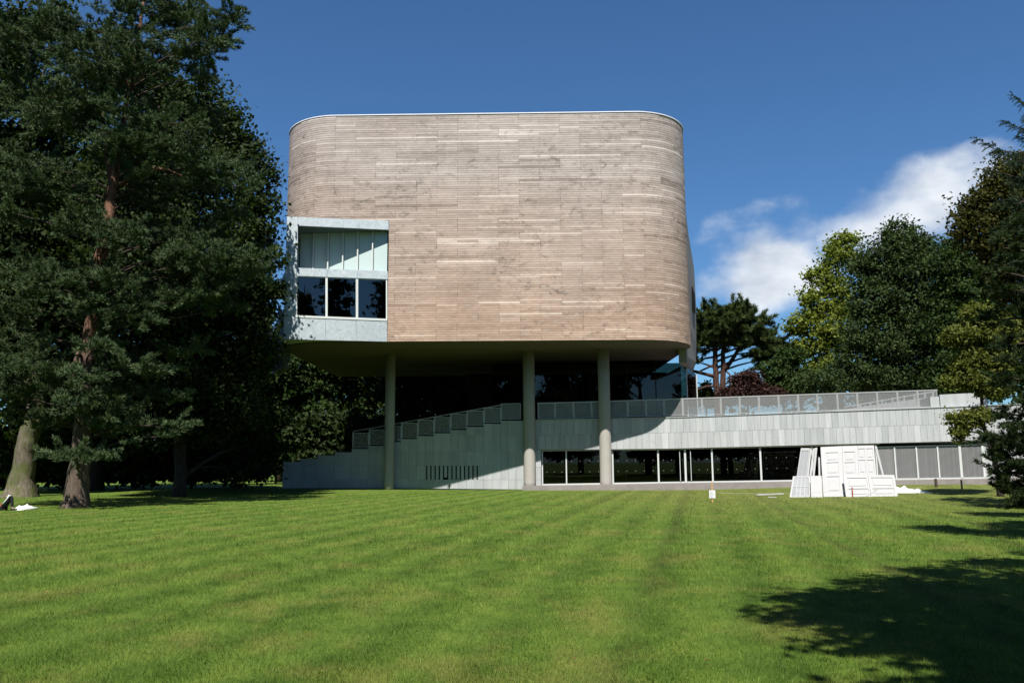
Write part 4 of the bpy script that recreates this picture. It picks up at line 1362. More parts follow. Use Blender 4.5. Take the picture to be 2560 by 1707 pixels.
def crown_needles(blobs, n_tri, R, length=0.22, width=0.035, k=8, sub_r=0.42):
    area = np.array([(b[1] * b[2] + b[2] * b[3] + b[1] * b[3]) for b in blobs])
    Cs, Ds, Ts = [], [], []
    per = 40
    for b, a in zip(blobs, area / area.sum()):
        ns = max(4, int(n_tri * a / (per * k)))
        d = rand_dirs(ns, R)
        cc = np.array(b[0]) + d * (R.uniform(0.2, 1.0, ns) ** 0.5)[:, None] * np.array([b[1], b[2], b[3]]) * 1.02
        # half of the clumps are loose puffs, half are twigs set with tufts, pointing outwards and up
        e = rand_dirs(ns * per, R); e[:, 2] = np.where(e[:, 2] < -0.25, -e[:, 2] * 0.6, e[:, 2])
        rs = np.repeat(sub_r * R.uniform(.5, 1.1, ns), per)
        puff = e * rs[:, None] * np.array([1.1, 1.1, 0.62]) * (R.uniform(.2, 1, ns * per) ** 0.4)[:, None]
        tw = d * np.array([1, 1, 0.35]) + np.array([0, 0, 1]) * R.uniform(-0.05, 0.55, ns)[:, None] + rand_dirs(ns, R) * 0.3
        tw /= np.linalg.norm(tw, axis=1, keepdims=True)
        tw = np.repeat(tw, per, 0)
        al = R.uniform(0, 1, ns * per)
        spray = tw * (al * sub_r * 2.1 * np.repeat(R.uniform(.6, 1.2, ns), per))[:, None] + rand_dirs(ns * per, R) * (sub_r * 0.34 * (1.1 - 0.8 * al))[:, None]
        is_tw = np.repeat(R.uniform(0, 1, ns) < 0.6, per)[:, None]
        P = np.repeat(cc, per, 0) + np.where(is_tw, spray, puff)
        D = np.where(is_tw, tw * 1.1 + e * 0.6, e + np.array([0, 0, 0.55]))
        D /= np.linalg.norm(D, axis=1, keepdims=True)
        Cs.append(P); Ds.append(D); Ts.append(np.repeat(R.normal(.5, .17, ns), per) + R.normal(0, .10, ns * per))
    C, D, T = np.concatenate(Cs), np.concatenate(Ds), np.clip(np.concatenate(Ts), 0, 1)
    return needle_tris(C, D, length, width, k, R), np.repeat(T, k)


def limb_path(a, b, R, sag=0.12, n=6):
    a, b = np.array(a), np.array(b)
    L = np.linalg.norm(b - a)
    off = R.normal(size=3) * L * 0.06; off[2] += L * sag
    return [a * (1 - u) ** 2 + 2 * u * (1 - u) * ((a + b) / 2 + off) + b * u * u for u in np.linspace(0, 1, n)]


def tree(name, label, cat, Y, trunk, blobs, leafm, barkm, n, size=0.13, kind='leaf', seed=1, world=False, group=None, limbs=True, clump=0.5, per=26, extra=(), length=0.22, width=0.035, limb_r=0.09, sub_r=0.42, fill=0.55, limb_min=0.1):
    R = np.random.default_rng(seed)
    if world:
        tp = [np.array(t[:3], float) for t in trunk]; tr = [t[3] for t in trunk]
        bl = [(np.array(b[0], float), b[1], b[2], b[3]) for b in blobs]
    else:
        sc = Y / F
        tp = [PY(t[0], t[1], Y) for t in trunk]; tr = [t[2] * sc * 0.5 for t in trunk]
        tp[0][2] = min(tp[0][2], 0.0) - 0.1
        bl = []
        for b in blobs:
            dy = b[4] if len(b) > 4 else 0.0
            c = PY(b[0], b[1], Y + dy); s2 = (Y + dy) / F
            bl.append((c, b[2] * s2, max(b[2], b[3]) * s2 * 0.9, b[3] * s2))
    t = thing(name, (tp[0][0], tp[0][1], 0.0), label, cat, group)
    # resample trunk with slight irregularity
    mb = MB()
    P, rr = [], []
    for i in range(len(tp) - 1):
        for u in np.linspace(0, 1, 4)[:-1]:
            P.append(tp[i] * (1 - u) + tp[i + 1] * u + R.normal(0, 0.02, 3)); rr.append(tr[i] * (1 - u) + tr[i + 1] * u)
    P.append(tp[-1]); rr.append(tr[-1])
    mb.tube(P, rr, 18, 0.5, 0.22)
    trunk_o = mb.build('trunk', M[barkm], t, True)
    if limbs:
        zt = np.array([p[2] for p in P])
        for b in bl:
            target = b[0][2] - 0.5 * np.hypot(b[0][0] - P[0][0], b[0][1] - P[0][1]) * 0.5
            i = int(np.argmin(np.abs(zt - target))); i = max(2, int(limb_min * len(P)), min(i, len(P) - 2))
            if np.linalg.norm(P[i] - b[0]) < 0.5: continue
            lp = limb_path(P[i], b[0], R)
            r0 = min(limb_r, rr[i] * 0.6)
            mbl = MB().tube(lp, list(np.linspace(r0, 0.025, len(lp))), 6, 0.5, 0.1)
            mbl.build('limb', M['barkd'], trunk_o, True)
    for e in extra:
        q = [PY(a[0], a[1], Y + (a[3] if len(a) > 3 else 0)) for a in e]
        MB().tube(q, [a[2] * Y / F * .5 for a in e], 7, 0.5, 0.1).build('limb', M[barkm], trunk_o, True)
    if kind == 'pine':
        V, T = crown_needles(bl, n, R, length, width, k=6, sub_r=sub_r)
        fast_mesh('crown', V, 3, M[leafm], T, t)
    else:
        V, T = crown_leaves(bl, n, size, R, clump, per, fill=fill)
        fast_mesh('crown', V, 4, M[leafm], T, t)
    return t


# --- Scots pine at left
pine_blobs = [(351, 30, 105, 50), (430, 20, 60, 50, 1), (574, 52, 40, 30), (600, 42, 20, 22), (526, 100, 52, 38, .5), (478, 65, 55, 40), (223, 82, 80, 38), (80, 115, 85, 38), (223, 140, 90, 34, -1), (130, 60, 50, 30, -1),
              (478, 165, 50, 30), (517, 200, 34, 24), (239, 182, 90, 28, -1.5), (223, 226, 72, 26, -1.5), (160, 290, 100, 30, -1), (60, 240, 60, 30, 1), (415, 322, 78, 34, -1), (494, 306, 52, 30, 1),
              (399, 378, 70, 26, -1), (542, 424, 78, 28), (600, 466, 48, 24), (96, 428, 90, 36, -1), (40, 470, 60, 30), (360, 446, 36, 17, -1), (446, 472, 42, 18), (120, 478, 90, 30, -1),
              (204, 560, 54, 46, -1.5), (303, 588, 50, 32, -1.5), (446, 602, 50, 26), (510, 637, 92, 32), (430, 640, 40, 26, -1), (548, 672, 66, 24), (80, 682, 70, 28, -.5), (287, 704, 50, 26, -1.5),
              (143, 722, 90, 34, -1.5), (488, 736, 70, 20), (566, 774, 34, 12, 1), (405, 769, 30, 12), (271, 770, 74, 30, -1.5), (344, 796, 45, 18, -1), (32, 790, 42, 28), (105, 856, 40, 22),
              (80, 918, 92, 30, -1), (20, 930, 50, 24), (199, 998, 60, 26, -1.5), (245, 1030, 45, 18, -1), (168, 1032, 32, 12, -1.5), (251, 1060, 30, 12, -1), (324, 1066, 36, 15), (413, 1068, 46, 12), (392, 1092, 20, 12),
              (193, 1142, 74, 14, -1.8), (370, 150, 70, 40, 1.5), (300, 230, 50, 30, 2), (650, 640, 30, 14, 3), (640, 690, 40, 14, 3)]
Rp = np.random.default_rng(31)
pine_blobs += [(300, 350, 58, 24, -2), (312, 270, 55, 22, -2), (330, 170, 60, 24, -2), (335, 105, 60, 26, -2), (272, 585, 46, 18, -2), (236, 690, 50, 20, -2), (240, 870, 44, 18, -2), (215, 940, 50, 18, -2)]
for _ in range(52):
    py_ = Rp.uniform(40, 1080)
    xm_ = np.interp(py_, [0, 200, 420, 640, 760, 1080], [560, 480, 600, 620, 560, 430])
    pine_blobs.append((Rp.uniform(0, xm_), py_, Rp.uniform(30, 62), Rp.uniform(13, 25), Rp.uniform(-1.5, 2.5)))
tree('scots_pine', 'tall pine with bare reddish trunk and layered dark needle clumps, nearest tree at left', 'tree', 35.4,
     [(188, 1276, 82), (190, 1255, 60), (196, 1180, 48), (205, 1080, 38), (213, 950, 32), (223, 826, 26), (238, 720, 27), (252, 638, 27), (274, 530, 26), (284, 456, 21), (297, 380, 17), (306, 319, 15), (316, 255, 13), (330, 170, 11), (345, 90, 9), (360, 0, 6)],
     pine_blobs, 'pine', 'barkp', 570000, kind='pine', seed=3, limb_r=0.045, length=0.18, width=0.036,
     extra=[[(280, 465, 15), (268, 400, 13, .4), (262, 335, 10, .6), (258, 280, 6, .6)], [(320, 235, 12), (345, 195, 11), (375, 170, 9), (395, 160, 6)],
            [(290, 470, 10), (330, 440, 11, -.5), (375, 420, 9, -.6), (420, 425, 6, -.6), (455, 440, 4, -.6)], [(212, 905, 9), (196, 880, 9, -.5), (178, 925, 8, -.7), (190, 960, 6, -.7)],
            [(228, 900, 8), (255, 888, 9, -.4), (262, 886, 7, -.4)]])
# --- mossy-trunked oak at far left
tree('oak_tree', 'old broadleaf tree with thick leaning mossy trunk at far left', 'tree', 47.5,
     [(50, 1250, 100), (52, 1230, 74), (56, 1190, 52), (62, 1140, 48), (70, 1100, 47), (84, 1060, 44), (90, 1020, 40), (82, 960, 38), (70, 880, 38), (50, 760, 30), (60, 600, 24), (70, 400, 16), (80, 250, 8)],
     [(40, 60, 60, 55), (130, 45, 50, 36), (10, 180, 90, 80), (60, 300, 110, 90), (180, 250, 90, 80, 2), (20, 450, 110, 100), (150, 480, 110, 100, 2), (60, 600, 120, 90), (180, 620, 90, 80, 2), (30, 760, 110, 90),
      (150, 780, 100, 80, 2), (-60, 500, 120, 200), (30, 880, 100, 60, 1), (120, 920, 90, 50, 2), (140, 20, 20, 22)],
     'oakl', 'barko', 62000, 0.15, seed=5, limb_min=0.68, limb_r=0.16, clump=0.85, per=50, fill=0.45)
# --- broadleaf behind the pine, its edge against the sky
tree('lime_tree', 'tall dark broadleaf tree behind the pine, leafy edge against the sky beside the timber box', 'tree', 46.0,
     [(450, 1222, 36), (450, 1180, 27), (444, 1000, 26), (430, 800, 24), (410, 600, 20), (400, 400, 15), (400, 250, 8)],
     [(400, 220, 90, 60), (480, 260, 80, 60), (540, 320, 60, 55), (596, 296, 16, 22), (588, 370, 46, 44), (622, 372, 22, 26), (630, 430, 46, 50), (664, 450, 22, 30), (620, 520, 60, 50), (676, 506, 18, 14), (600, 590, 80, 55), (664, 575, 26, 24),
      (640, 650, 58, 40), (690, 650, 16, 20, -1.5), (560, 700, 100, 70), (620, 720, 50, 30, -.6), (470, 420, 120, 110), (380, 380, 110, 110), (300, 500, 120, 110), (460, 580, 130, 110), (330, 680, 130, 110), (480, 800, 120, 90), (350, 860, 120, 90),
      (560, 830, 70, 70), (600, 900, 50, 50), (470, 940, 110, 80), (330, 1000, 100, 70), (560, 990, 80, 60), (450, 1060, 110, 45), (600, 1050, 50, 30), (640, 800, 30, 60), (662, 745, 34, 44, -.6), (655, 850, 36, 50, -.6), (690, 720, 12, 16, -1), (640, 920, 30, 30), (610, 760, 70, 60, 6), (640, 880, 60, 60, 6), (600, 960, 70, 50, 6), (640, 1040, 60, 40, 7), (560, 1080, 80, 40, 6), (650, 1120, 60, 40, 8), (620, 1180, 70, 26, 8)],  # rearmost clumps added to keep light off the stepped wall
     'oakl', 'barkd', 116000, 0.13, seed=8, limb_r=0.15, clump=0.8, per=50, fill=0.45)
# --- woodland behind and below
tree('beech_tree', 'dark beech filling the wood behind the oak and pine at left', 'tree', 58.0,
     [(240, 1212, 44), (240, 1150, 34), (235, 950, 30), (230, 700, 22), (230, 500, 10)],
     [(240, 430, 150, 110), (120, 560, 150, 120), (330, 560, 150, 120), (60, 740, 150, 120), (220, 740, 160, 120), (400, 730, 140, 120), (110, 930, 160, 100), (300, 930, 160, 100), (470, 920, 120, 100), (-60, 850, 120, 200), (40, 1060, 120, 60), (200, 1080, 130, 55), (380, 1080, 130, 55), (540, 1080, 110, 55)],
     'oakl', 'barkd', 30000, 0.28, seed=9, limb_r=0.14, clump=0.8)
for i, (px, py, rx, ry, Y) in enumerate([(30, 1150, 110, 55, 60), (190, 1155, 110, 50, 61), (340, 1150, 100, 50, 60), (480, 1150, 90, 52, 61), (590, 1130, 80, 70, 62)]):
    tree('laurel_shrub', 'dark evergreen shrub in the shade under the trees, %s from the frame edge at left' % ('first', 'second', 'third', 'fourth', 'fifth')[i], 'shrub', Y,
         [(px, 1210, 8), (px, 1170, 6), (px, 1140, 3)], [(px - rx * .4, py, rx * .6, ry), (px + rx * .4, py - 8, rx * .6, ry), (px, py + 20, rx * .8, ry * .7), (px, py - 20, rx * .5, ry * .7)],
         'oakl', 'barkd', 6000, 0.22, seed=40 + i, group='dark shrubs under the left-hand trees', clump=0.6)
# trees seen below and behind the raised box
for i, (px, Y, lm, lab, bl) in enumerate([
        (700, 80, 'yellow', 'sunlit green tree seen under the left end of the raised box', [(690, 960, 60, 40), (760, 970, 60, 38), (700, 1020, 50, 36), (800, 1030, 50, 34), (640, 1000, 50, 50), (740, 920, 90, 40)]),
        (850, 84, 'midl', 'dark green tree seen under the raised box beside the thin left column', [(860, 970, 70, 40), (930, 980, 60, 40), (890, 1030, 60, 40), (960, 1020, 50, 40), (880, 920, 120, 40), (1000, 960, 60, 60), (960, 1080, 60, 40)])]):
    tree('woodland_tree', lab, 'tree', Y, [(px, 1200, 18), (px, 1080, 14), (px, 980, 9), (px, 930, 4)], bl, 'midl', 'barkd', 24000, 0.18, seed=60 + i, clump=0.6)

for i, (px, Y, lab) in enumerate([(1060, 78, 'dark tree in deep shade behind the raised box, right of the thin left column'), (1200, 80, 'dark tree in deep shade behind the raised box, left of the middle column')]):
    tree('shaded_tree', lab, 'tree', Y, [(px, 1200, 18), (px, 1080, 14), (px, 980, 9), (px, 930, 4)], [(px - 60, 960, 70, 60), (px + 50, 950, 70, 60), (px, 1020, 80, 60), (px - 60, 1080, 70, 50), (px + 60, 1080, 70, 50), (px, 910, 90, 40)], 'oakl', 'barkd', 11000, 0.26, seed=66 + i, clump=0.8)
for i, (px, Y) in enumerate([(690, 72), (790, 73), (890, 74)]):
    tree('understorey_shrub', 'dark shrub behind the stepped wall, %s of three from the left' % ('first', 'second', 'third')[i], 'shrub', Y, [(px, 1195, 6), (px, 1140, 4), (px, 1100, 2)], [(px - 30, 1110, 50, 46), (px + 35, 1100, 50, 46), (px, 1070, 56, 40), (px, 1140, 66, 36)], 'oakl', 'barkd', 5000, 0.24, seed=160 + i, group='shrubs behind the stepped wall', clump=0.7)
Rw = np.random.default_rng(99)
tw = []
for x in np.arange(-110, 125, 4.0):
    hgt_ = 17 if x < 6 else (17 - (x - 6) * 1.0 if x < 15 else (7.5 if x < 42 else 13))
    yy = 108 + Rw.uniform(-5, 8)
    for zf in (0.25, 0.6, 0.85):
        tw.append((np.array([x + Rw.uniform(-1.5, 1.5), yy, hgt_ * zf * Rw.uniform(.85, 1.1)]), 3.4, 2.6, hgt_ * 0.26))
V, T = crown_leaves(tw, 26000, 0.5, Rw, 1.4, 20, fill=0.3)
tag(fast_mesh('distant_wood', V, 4, M['oakl'], T, None), 'distant dark belt of trees closing the view behind the building', 'woodland', None, 'stuff')

# --- right side: black pine behind the terrace
tree('black_pine', 'spreading pine with forked dark trunks behind the terrace, right of the box', 'tree', 85.0,
     [(1798, 1130, 26), (1796, 1040, 19), (1792, 980, 16), (1789, 935, 14), (1788, 892, 12), (1786, 850, 9), (1800, 800, 6)],
     [(1770, 778, 14, 12), (1802, 780, 26, 13), (1835, 776, 26, 14), (1868, 772, 16, 13), (1893, 797, 22, 13), (1817, 802, 66, 20), (1768, 806, 34, 16), (1758, 826, 30, 15), (1826, 830, 62, 16), (1893, 832, 25, 13), (1921, 834, 7, 5), (1768, 858, 34, 15), (1830, 856, 46, 13), (1884, 856, 38, 14),
      (1924, 860, 32, 15), (1905, 882, 28, 14), (1945, 878, 26, 18), (1745, 845, 26, 22), (1738, 872, 20, 14), (1925, 900, 30, 18), (1735, 905, 14, 12)],
     'bpine', 'barkr', 110000, kind='pine', seed=13, limb_r=0.14, length=0.42, width=0.075, sub_r=0.62,
     extra=[[(1803, 1040, 18), (1806, 974, 15), (1808, 916, 13), (1807, 881, 11), (1815, 840, 8)], [(1810, 925, 13), (1824, 908, 11), (1836, 890, 10), (1846, 872, 8), (1856, 850, 5)],
            [(1786, 941, 10), (1768, 936, 9), (1743, 930, 8), (1715, 922, 5)], [(1784, 912, 6), (1762, 922, 5), (1740, 932, 4)], [(1786, 892, 6), (1762, 896, 5), (1744, 910, 4)], [(1812, 925, 5), (1824, 935, 4), (1825, 950, 4), (1812, 962, 4)], [(1794, 965, 7), (1765, 966, 6), (1738, 976, 4)]])
tree('copper_shrub', 'dark copper-leaved shrub beside the forked pine behind the railing', 'shrub', 80.0,
     [(1870, 1100, 6), (1870, 1000, 5), (1870, 960, 3)], [(1862, 958, 32, 24), (1890, 985, 40, 26), (1830, 990, 34, 20), (1930, 990, 36, 18), (1885, 945, 14, 16)], 'copper', 'barkd', 16000, 0.14, seed=14, clump=0.5)
tree('low_shrub', 'low green shrub behind the railing at foot of the forked pine', 'shrub', 88.0, [(1765, 1080, 5), (1765, 1000, 4), (1765, 985, 2)], [(1760, 985, 24, 16), (1780, 1000, 30, 16), (1740, 1000, 20, 16), (1766, 968, 8, 12)], 'birch', 'barkd', 5000, 0.14, seed=15)
tree('low_shrub', 'olive green shrub mass between the forked pine and yellow tree', 'shrub', 82.0, [(1960, 1100, 6), (1960, 1000, 4), (1960, 960, 2)], [(1940, 930, 36, 26), (1975, 900, 34, 30), (1960, 965, 46, 30), (2000, 960, 40, 40), (1930, 975, 26, 24)], 'midl', 'barkd', 13000, 0.16, seed=16)
# yellow-green tree
tree('maple_tree', 'yellow-green leafy tree with sky showing through its crown', 'tree', 84.0,
     [(2060, 1150, 18), (2064, 1000, 14), (2068, 880, 11), (2080, 780, 8), (2100, 680, 5)],
     [(2108, 610, 40, 22), (2085, 640, 40, 28), (2060, 690, 40, 28), (2090, 720, 46, 30), (2030, 745, 34, 24), (2070, 780, 50, 28), (2010, 800, 36, 24), (2060, 830, 56, 26), (1990, 826, 26, 18), (2035, 870, 44, 22), (2100, 850, 50, 34), (2060, 905, 44, 20), (2115, 780, 40, 40), (2130, 660, 34, 34), (2000, 860, 24, 14), (2030, 925, 30, 16)],
     'yellow', 'barkd', 19000, 0.17, seed=17, clump=0.8, per=40, fill=0.25)
# soft round-headed tree
tree('hornbeam_tree', 'large round-headed dark green tree with feathery leaves at right', 'tree', 74.0,
     [(2230, 1150, 26), (2232, 1000, 22), (2240, 850, 18), (2250, 700, 10), (2255, 620, 4)],
     [(2255, 600, 46, 42), (2290, 625, 50, 44), (2205, 640, 50, 44), (2165, 690, 44, 50), (2320, 660, 50, 46), (2250, 680, 80, 60), (2180, 760, 60, 60), (2270, 770, 90, 60), (2340, 750, 60, 60), (2170, 850, 60, 60), (2250, 860, 90, 60), (2340, 850, 70, 60), (2140, 930, 60, 50), (2230, 950, 80, 50), (2320, 950, 80, 50), (2060, 955, 60, 40), (2235, 575, 20, 20), (2278, 578, 18, 16)],
     'willow', 'barkd', 75000, 0.138, seed=18, clump=0.85, per=60, fill=0.45)
tree('ash_tree', 'mid green broadleaf tree between the round-headed tree and dark trees at right edge', 'tree', 68.0,
     [(2420, 1130, 26), (2420, 980, 20), (2415, 850, 14), (2400, 720, 6)],
     [(2390, 620, 30, 24), (2380, 660, 56, 44), (2430, 690, 60, 46), (2400, 740, 70, 50), (2460, 770, 60, 60), (2380, 820, 70, 50), (2450, 860, 80, 60), (2400, 920, 80, 50), (2480, 940, 70, 60), (2360, 960, 50, 40)],
     'midl', 'barkd', 46000, 0.14, seed=19, clump=0.8, per=44, fill=0.45)
tree('chestnut_tree', 'dark broadleaf tree with rusty-edged leaves below the spruce at right edge', 'tree', 54.0,
     [(2620, 1200, 50), (2615, 1000, 44), (2600, 800, 34), (2580, 600, 22), (2560, 480, 8)],
     [(2470, 500, 40, 36), (2432, 520, 34, 30), (2405, 555, 26, 30), (2440, 580, 50, 40), (2500, 460, 44, 36), (2540, 430, 50, 50), (2520, 530, 60, 60), (2490, 610, 50, 46), (2560, 560, 80, 90), (2560, 700, 80, 90), (2500, 690, 40, 40), (2460, 610, 36, 30), (2620, 600, 90, 120), (2600, 820, 90, 90)],
     'rust', 'barkd', 46000, 0.13, seed=20, clump=0.7, per=44, fill=0.45)


# spruce with drooping sprays at the right edge
def spruce(name, label, Y, trunk, boughs, seed, leafm='spruce'):
    R = np.random.default_rng(seed)
    tp = [PY(t[0], t[1], Y) for t in trunk]; tp[0][2] = -0.1
    t = thing(name, (tp[0][0], tp[0][1], 0), label, 'tree')
    tk = MB().tube(tp, [a[2] * Y / F / 2 for a in trunk], 12, 0.5, 0.1).build('trunk', M['barkd'], t, True)
    Vs, Ts = [], []
    for (x0, y0, x1, y1, dy, wd) in boughs:
        a, b = PY(x0, y0, Y), PY(x1, y1, Y + dy)
        lp = limb_path(a, b, R, 0.02, 7)
        MB().tube(lp, list(np.linspace(0.07, 0.012, len(lp))), 6).build('bough', M['barkd'], tk, True)
        ax = (b - a) / np.linalg.norm(b - a)
        side = np.cross(ax, [0, 0, 1.0]); side /= np.linalg.norm(side)
        L = np.linalg.norm(b - a)
        ntw = int(L * 16)
        for i in range(ntw):
            u = R.uniform(0.12, 1.0)
            p = np.array(lp[0]) * (1 - u) ** 2 + 2 * u * (1 - u) * np.array(lp[3]) + np.array(lp[-1]) * u * u
            sd_ = R.choice([-1, 1])
            d = ax * R.uniform(.3, .9) + side * sd_ * R.uniform(.2, 1.0) + np.array([0, 0, R.uniform(-.75, .18)])
            d /= np.linalg.norm(d)
            tl = wd * (1.1 - 0.75 * u) * R.uniform(.5, 1.2)
            k = max(3, int(tl / 0.05))
            us = np.linspace(0, 1, k)[:, None]
            C = p + d * us * tl + np.array([0, 0, -1]) * (us ** 2) * tl * 0.25
            Vs.append(needle_tris(C, np.repeat(d[None], k, 0), 0.13, 0.03, 5, R)); Ts.append(np.full(k * 5, np.clip(R.normal(.5, .2), 0, 1)))
    fast_mesh('crown', np.concatenate(Vs), 3, M[leafm], np.concatenate(Ts), t)
    return t


bl_ = [(2640, 420, 2434, 342, -1, .9), (2640, 350, 2502, 300, 0, .8), (2640, 480, 2436, 420, 1, .7), (2640, 300, 2530, 235, .5, .8), (2640, 400, 2480, 380, -2, 1.0), (2640, 520, 2500, 500, -2, 1.2), (2650, 250, 2570, 170, 0, .8),
       (2640, 440, 2520, 400, -3, 1.1), (2640, 560, 2520, 560, -3, 1.2), (2640, 640, 2530, 650, -3, 1.2), (2640, 360, 2540, 340, 2, 1.0), (2640, 480, 2540, 460, 2, 1.1), (2650, 300, 2560, 290, -2, 1.0)]
bl_ += [(2650, y, 2790, y - 20, R_, 1.1) for y, R_ in ((220, 1), (320, -1), (430, 2), (540, -2), (650, 1))]
spruce('spruce_tree', 'spruce with drooping dark boughs reaching in at the top right edge', 48.0, [(2660, 1220, 50), (2658, 900, 42), (2652, 600, 30), (2650, 350, 18), (2650, 120, 5)], bl_, 21)

# near bluish pine at right edge
tree('weymouth_pine', 'dark needled pine, dense mass at the right edge of the lawn', 'tree', 30.0,
     [(2650, 1330, 70), (2645, 1200, 48), (2640, 1000, 42), (2630, 800, 36), (2620, 600, 26), (2610, 450, 10)],
     [(2545, 510, 30, 22), (2550, 570, 36, 26), (2560, 640, 50, 30), (2520, 735, 30, 16), (2560, 720, 50, 34), (2570, 800, 60, 36), (2545, 860, 40, 24), (2570, 900, 60, 34), (2505, 945, 26, 18), (2550, 960, 60, 36), (2515, 1036, 28, 16), (2560, 1030, 60, 40), (2545, 1100, 60, 40), (2580, 1160, 80, 50), (2530, 1140, 40, 30), (2545, 1200, 50, 34), (2600, 1230, 80, 40), (2620, 560, 70, 60), (2660, 700, 90, 90), (2660, 900, 90, 90), (2660, 1080, 90, 90), (2500, 1180, 26, 20), (2490, 1120, 20, 14), (2505, 620, 36, 24), (2505, 680, 28, 20), (2500, 800, 34, 24, 2), (2500, 870, 30, 20, 2), (2505, 1090, 40, 26), (2500, 1150, 26, 18), (2540, 1240, 44, 20), (2570, 1268, 50, 20), (2510, 1215, 24, 14)],
     'blue', 'barkr', 120000, kind='pine', seed=22, limb_r=0.07, length=0.18, width=0.028, sub_r=0.28)
# slender leaning tree with olive leaves
tree('birch_tree', 'slender leaning tree with olive yellow leaves before the podium at right', 'tree', 38.5,
     [(2506, 1246, 16), (2494, 1180, 11), (2478, 1120, 10), (2458, 1058, 9), (2452, 980, 7), (2446, 890, 6), (2440, 830, 4)],
     [(2439, 786, 36, 22), (2475, 806, 36, 24), (2403, 838, 44, 22), (2460, 846, 40, 24), (2490, 850, 36, 26), (2385, 850, 22, 14), (2430, 890, 34, 22), (2410, 918, 26, 18), (2485, 905, 42, 28), (2378, 954, 18, 16), (2425, 950, 40, 18), (2480, 970, 40, 24), (2421, 1046, 38, 20), (2405, 1078, 22, 12), (2455, 1040, 26, 18), (2385, 1045, 12, 10), (2520, 880, 30, 26), (2520, 820, 26, 22), (2396, 1098, 8, 8)],
     'birch', 'barkd', 26000, 0.075, seed=23, clump=0.3, per=22, limb_r=0.035)
tree('weed_plant', 'small weed growing at foot of the stone wall', 'plant', 54.6, [(1124, 1221, 1), (1124, 1217, .8), (1124, 1212, .5)], [(1124, 1213, 2.2, 5), (1122, 1218, 2.5, 2.5)], 'midl', 'barkd', 120, 0.04, seed=24, limbs=False, clump=0.06, per=6)

# --- trees beside and behind the camera: they shade the lawn at right and stand in the window reflections
def land(lst, z, flat=0.55):
    """crown blobs whose shadows land at the given ground spots"""
    out = []
    for i, (lx_, ly_, r) in enumerate(lst):
        zz = z + 0.9 * math.sin(i * 2.3)
        out.append(((lx_ - zz / SUN_TAN_Y * math.tan(SUN_AZ), ly_ - zz / SUN_TAN_Y, zz), r, r, r * flat))
    return out


tree('overhanging_beech', 'broad tree beside the viewpoint whose crown shades the near lawn at right', 'tree', 0, [(9.6, -3.0, -.1, .35), (9.4, -2.9, 4, .28), (8.6, -2.0, 8, .2), (7.4, 0, 11, .06)],
     land([(4.2, 10.3, 1.15), (5.5, 11.5, 1.15), (4.1, 8.5, 1.3), (6.2, 9.4, 1.7), (5.2, 7.2, 1.7), (7.6, 11.7, 1.5), (7.4, 7.6, 2.0), (3.9, 6.0, 1.3), (8.9, 10.0, 2.0), (9.8, 13.0, 1.4), (8.2, 14.0, 0.8), (6.6, 13.2, .6), (3.2, 9.6, .5), (10.5, 8.0, 2.0)], 10.0),
     'oakl', 'barkd', 44000, 0.105, seed=30, world=True, clump=0.4, limb_r=0.1, fill=0.3)
tree('side_oak', 'broad oak outside the frame along the right edge of the lawn', 'tree', 0, [(17.5, 9, -.1, .4), (17.4, 9, 6, .3), (17, 9.4, 12, .2), (16.5, 9.8, 15, .06)],
     land([(11.6, 20.0, 1.4), (13.4, 18.0, 2.0), (10.8, 21.6, .7), (14.2, 22.0, 1.9), (16.0, 20, 2.4), (12.4, 16.0, 1.3), (10.2, 15.4, .8), (17.5, 25, 2.2), (15.6, 26.6, 1.3), (18, 17, 2.6)], 14.0),
     'oakl', 'barkd', 30000, 0.14, seed=31, world=True, clump=0.45, limb_r=0.1, fill=0.3)
for i, (x, y, h, w) in enumerate([(1.2, -16, 32, 5.6), (7.6, -16, 29.5, 4.8), (-3.4, -17, 26.5, 4.6), (13, -17, 28, 5), (18, -22, 28, 6), (-16, -26, 28, 6), (-32, -18, 26, 6), (30, -14, 24, 6)]):
    R = np.random.default_rng(80 + i)
    bl = []
    for k in range(12):
        z = h * (0.12 + 0.86 * k / 12); r = w * (1 - 0.82 * k / 12)
        for q in range(3):
            a = R.uniform(0, 6.28)
            bl.append(((x + math.cos(a) * r * .5, y + math.sin(a) * r * .5, z), r * .62, r * .62, h / 24))
    tree('cedar_tree', 'tall conifer behind the viewpoint, %s along the row' % ('tallest and first', 'second', 'third', 'fourth', 'fifth', 'sixth', 'seventh', 'eighth')[i], 'tree', 0, [(x, y, -.1, .5), (x, y, h * .3, .4), (x, y, h * .7, .2), (x, y, h, .05)],
         bl, 'spruce', 'barkd', 6500, 0.40, seed=80 + i, world=True, group='conifers behind the viewpoint', limbs=False, clump=1.0)

for i, (x, y, h) in enumerate([(-30, 12, 22), (-36, 30, 24), (-30, -6, 21), (34, 4, 21), (40, 24, 22)]):  # unseen trees added at the sides to block sky light on the building
    Rb = np.random.default_rng(120 + i)
    bl = [((x + Rb.normal(0, 3.0), y + Rb.normal(0, 3.0), h * Rb.uniform(.3, .88)), Rb.uniform(2.4, 3.6), Rb.uniform(2.4, 3.6), Rb.uniform(1.8, 2.8)) for k in range(16)]
    tree('sky_blocking_tree', 'tall broadleaf tree added outside the frame to block sky light, %s beside the lawn' % ('first on the left', 'second on the left', 'third on the left', 'first on the right', 'second on the right')[i], 'tree', 0,
         [(x, y, -.1, .5), (x, y, h * .3, .4), (x, y, h * .7, .2), (x, y, h * .9, .05)], bl, 'oakl', 'barkd', 6500, 0.5, seed=120 + i, world=True, group='added sky-blocking trees outside the frame', clump=1.0)

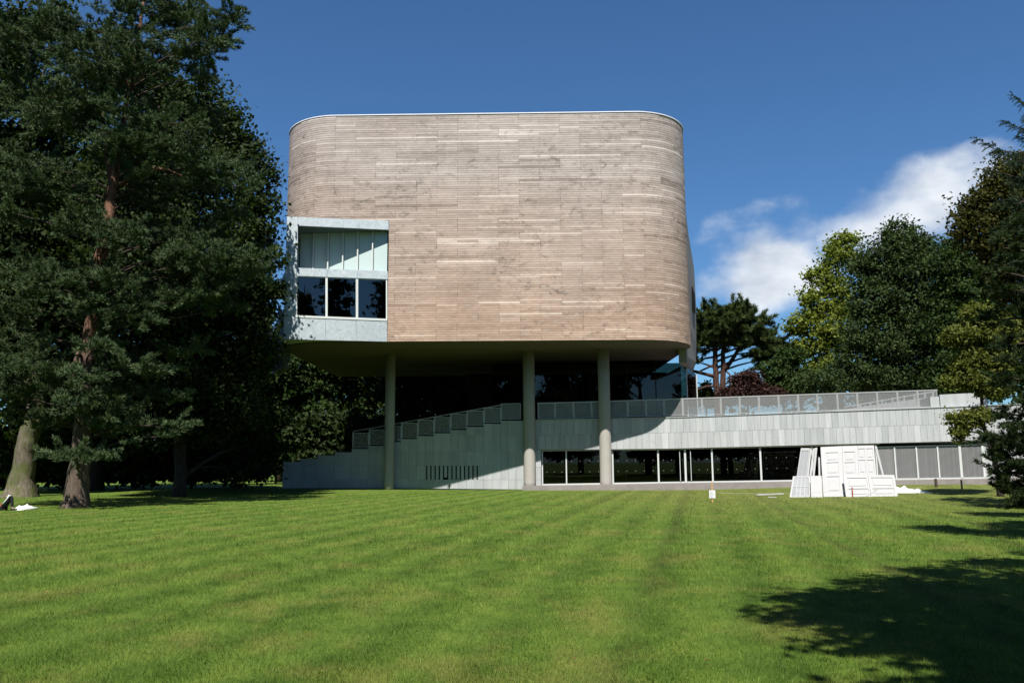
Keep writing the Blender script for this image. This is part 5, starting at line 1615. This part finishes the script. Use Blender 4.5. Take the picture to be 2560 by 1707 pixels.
# ------------------------------------------------------------------ grass blades
R = np.random.default_rng(77)
NB = 565000
u = R.uniform(0, 1, NB)
y0, y1 = 4.5, 50.0
gy_ = (y0 ** -0.85 + u * (y1 ** -0.85 - y0 ** -0.85)) ** (1 / -0.85)
gx_ = R.uniform(-1, 1, NB) * (0.72 * gy_ + 2.0)
keep = (gy_ < 54.0 - 0.166 * gx_ - 1.6)
gx_, gy_ = gx_[keep], gy_[keep]
N_ = len(gx_)
gz_ = zground(gx_, gy_)
sc = np.maximum(1.0, gy_ / 9.0)
hgt = 0.036 * R.uniform(0.4, 1.6, N_) * np.minimum(sc, 1.9)
wid = 0.0040 * R.uniform(.6, 1.4, N_) * sc ** 0.85
ang = R.uniform(0, 2 * math.pi, N_)
s_c = gx_ * math.cos(STRIPE_A) - gy_ * math.sin(STRIPE_A)
lean = np.clip(np.sin(s_c * 2 * math.pi / 1.3) * 1.2 + R.normal(0, .5, N_), -1, 1)
lx_ = R.normal(0, .45, N_) + lean * math.sin(STRIPE_A) * .3
ly_ = R.normal(0, .45, N_) + lean * math.cos(STRIPE_A) * .3
base = np.stack([gx_, gy_, gz_], 1)
side = np.stack([np.cos(ang), np.sin(ang), np.zeros(N_)], 1) * wid[:, None] * .5
tip = base + np.stack([lx_, ly_, np.full(N_, 1.0)], 1) * hgt[:, None]
V = np.stack([base - side, base + side, tip], 1).reshape(-1, 3)
gr = fast_mesh('grass', V, 3, M['blade'], np.clip(R.normal(.45, .2, N_), 0, 1), None)
tag(gr, 'short mown grass blades covering the lawn', 'grass', None, 'stuff')

# a few fallen leaves on the near lawn
R = np.random.default_rng(5)
n_ = 16
ly = R.uniform(6.5, 24, n_); lx = R.uniform(-.62, .62, n_) * ly
C_ = np.stack([lx, ly, zground(lx, ly) + 0.045], 1)
litter = leaf_quads(C_, 0.03, R, up=2.5)
tag(fast_mesh('fallen_leaves', litter, 4, leaf_mat('dead_leaf', (0.14, 0.07, 0.03), (0.26, 0.15, 0.06), 0.1), R.uniform(0, 1, n_), None), 'scattered brown fallen leaves on the near lawn', 'leaves', None, 'stuff')
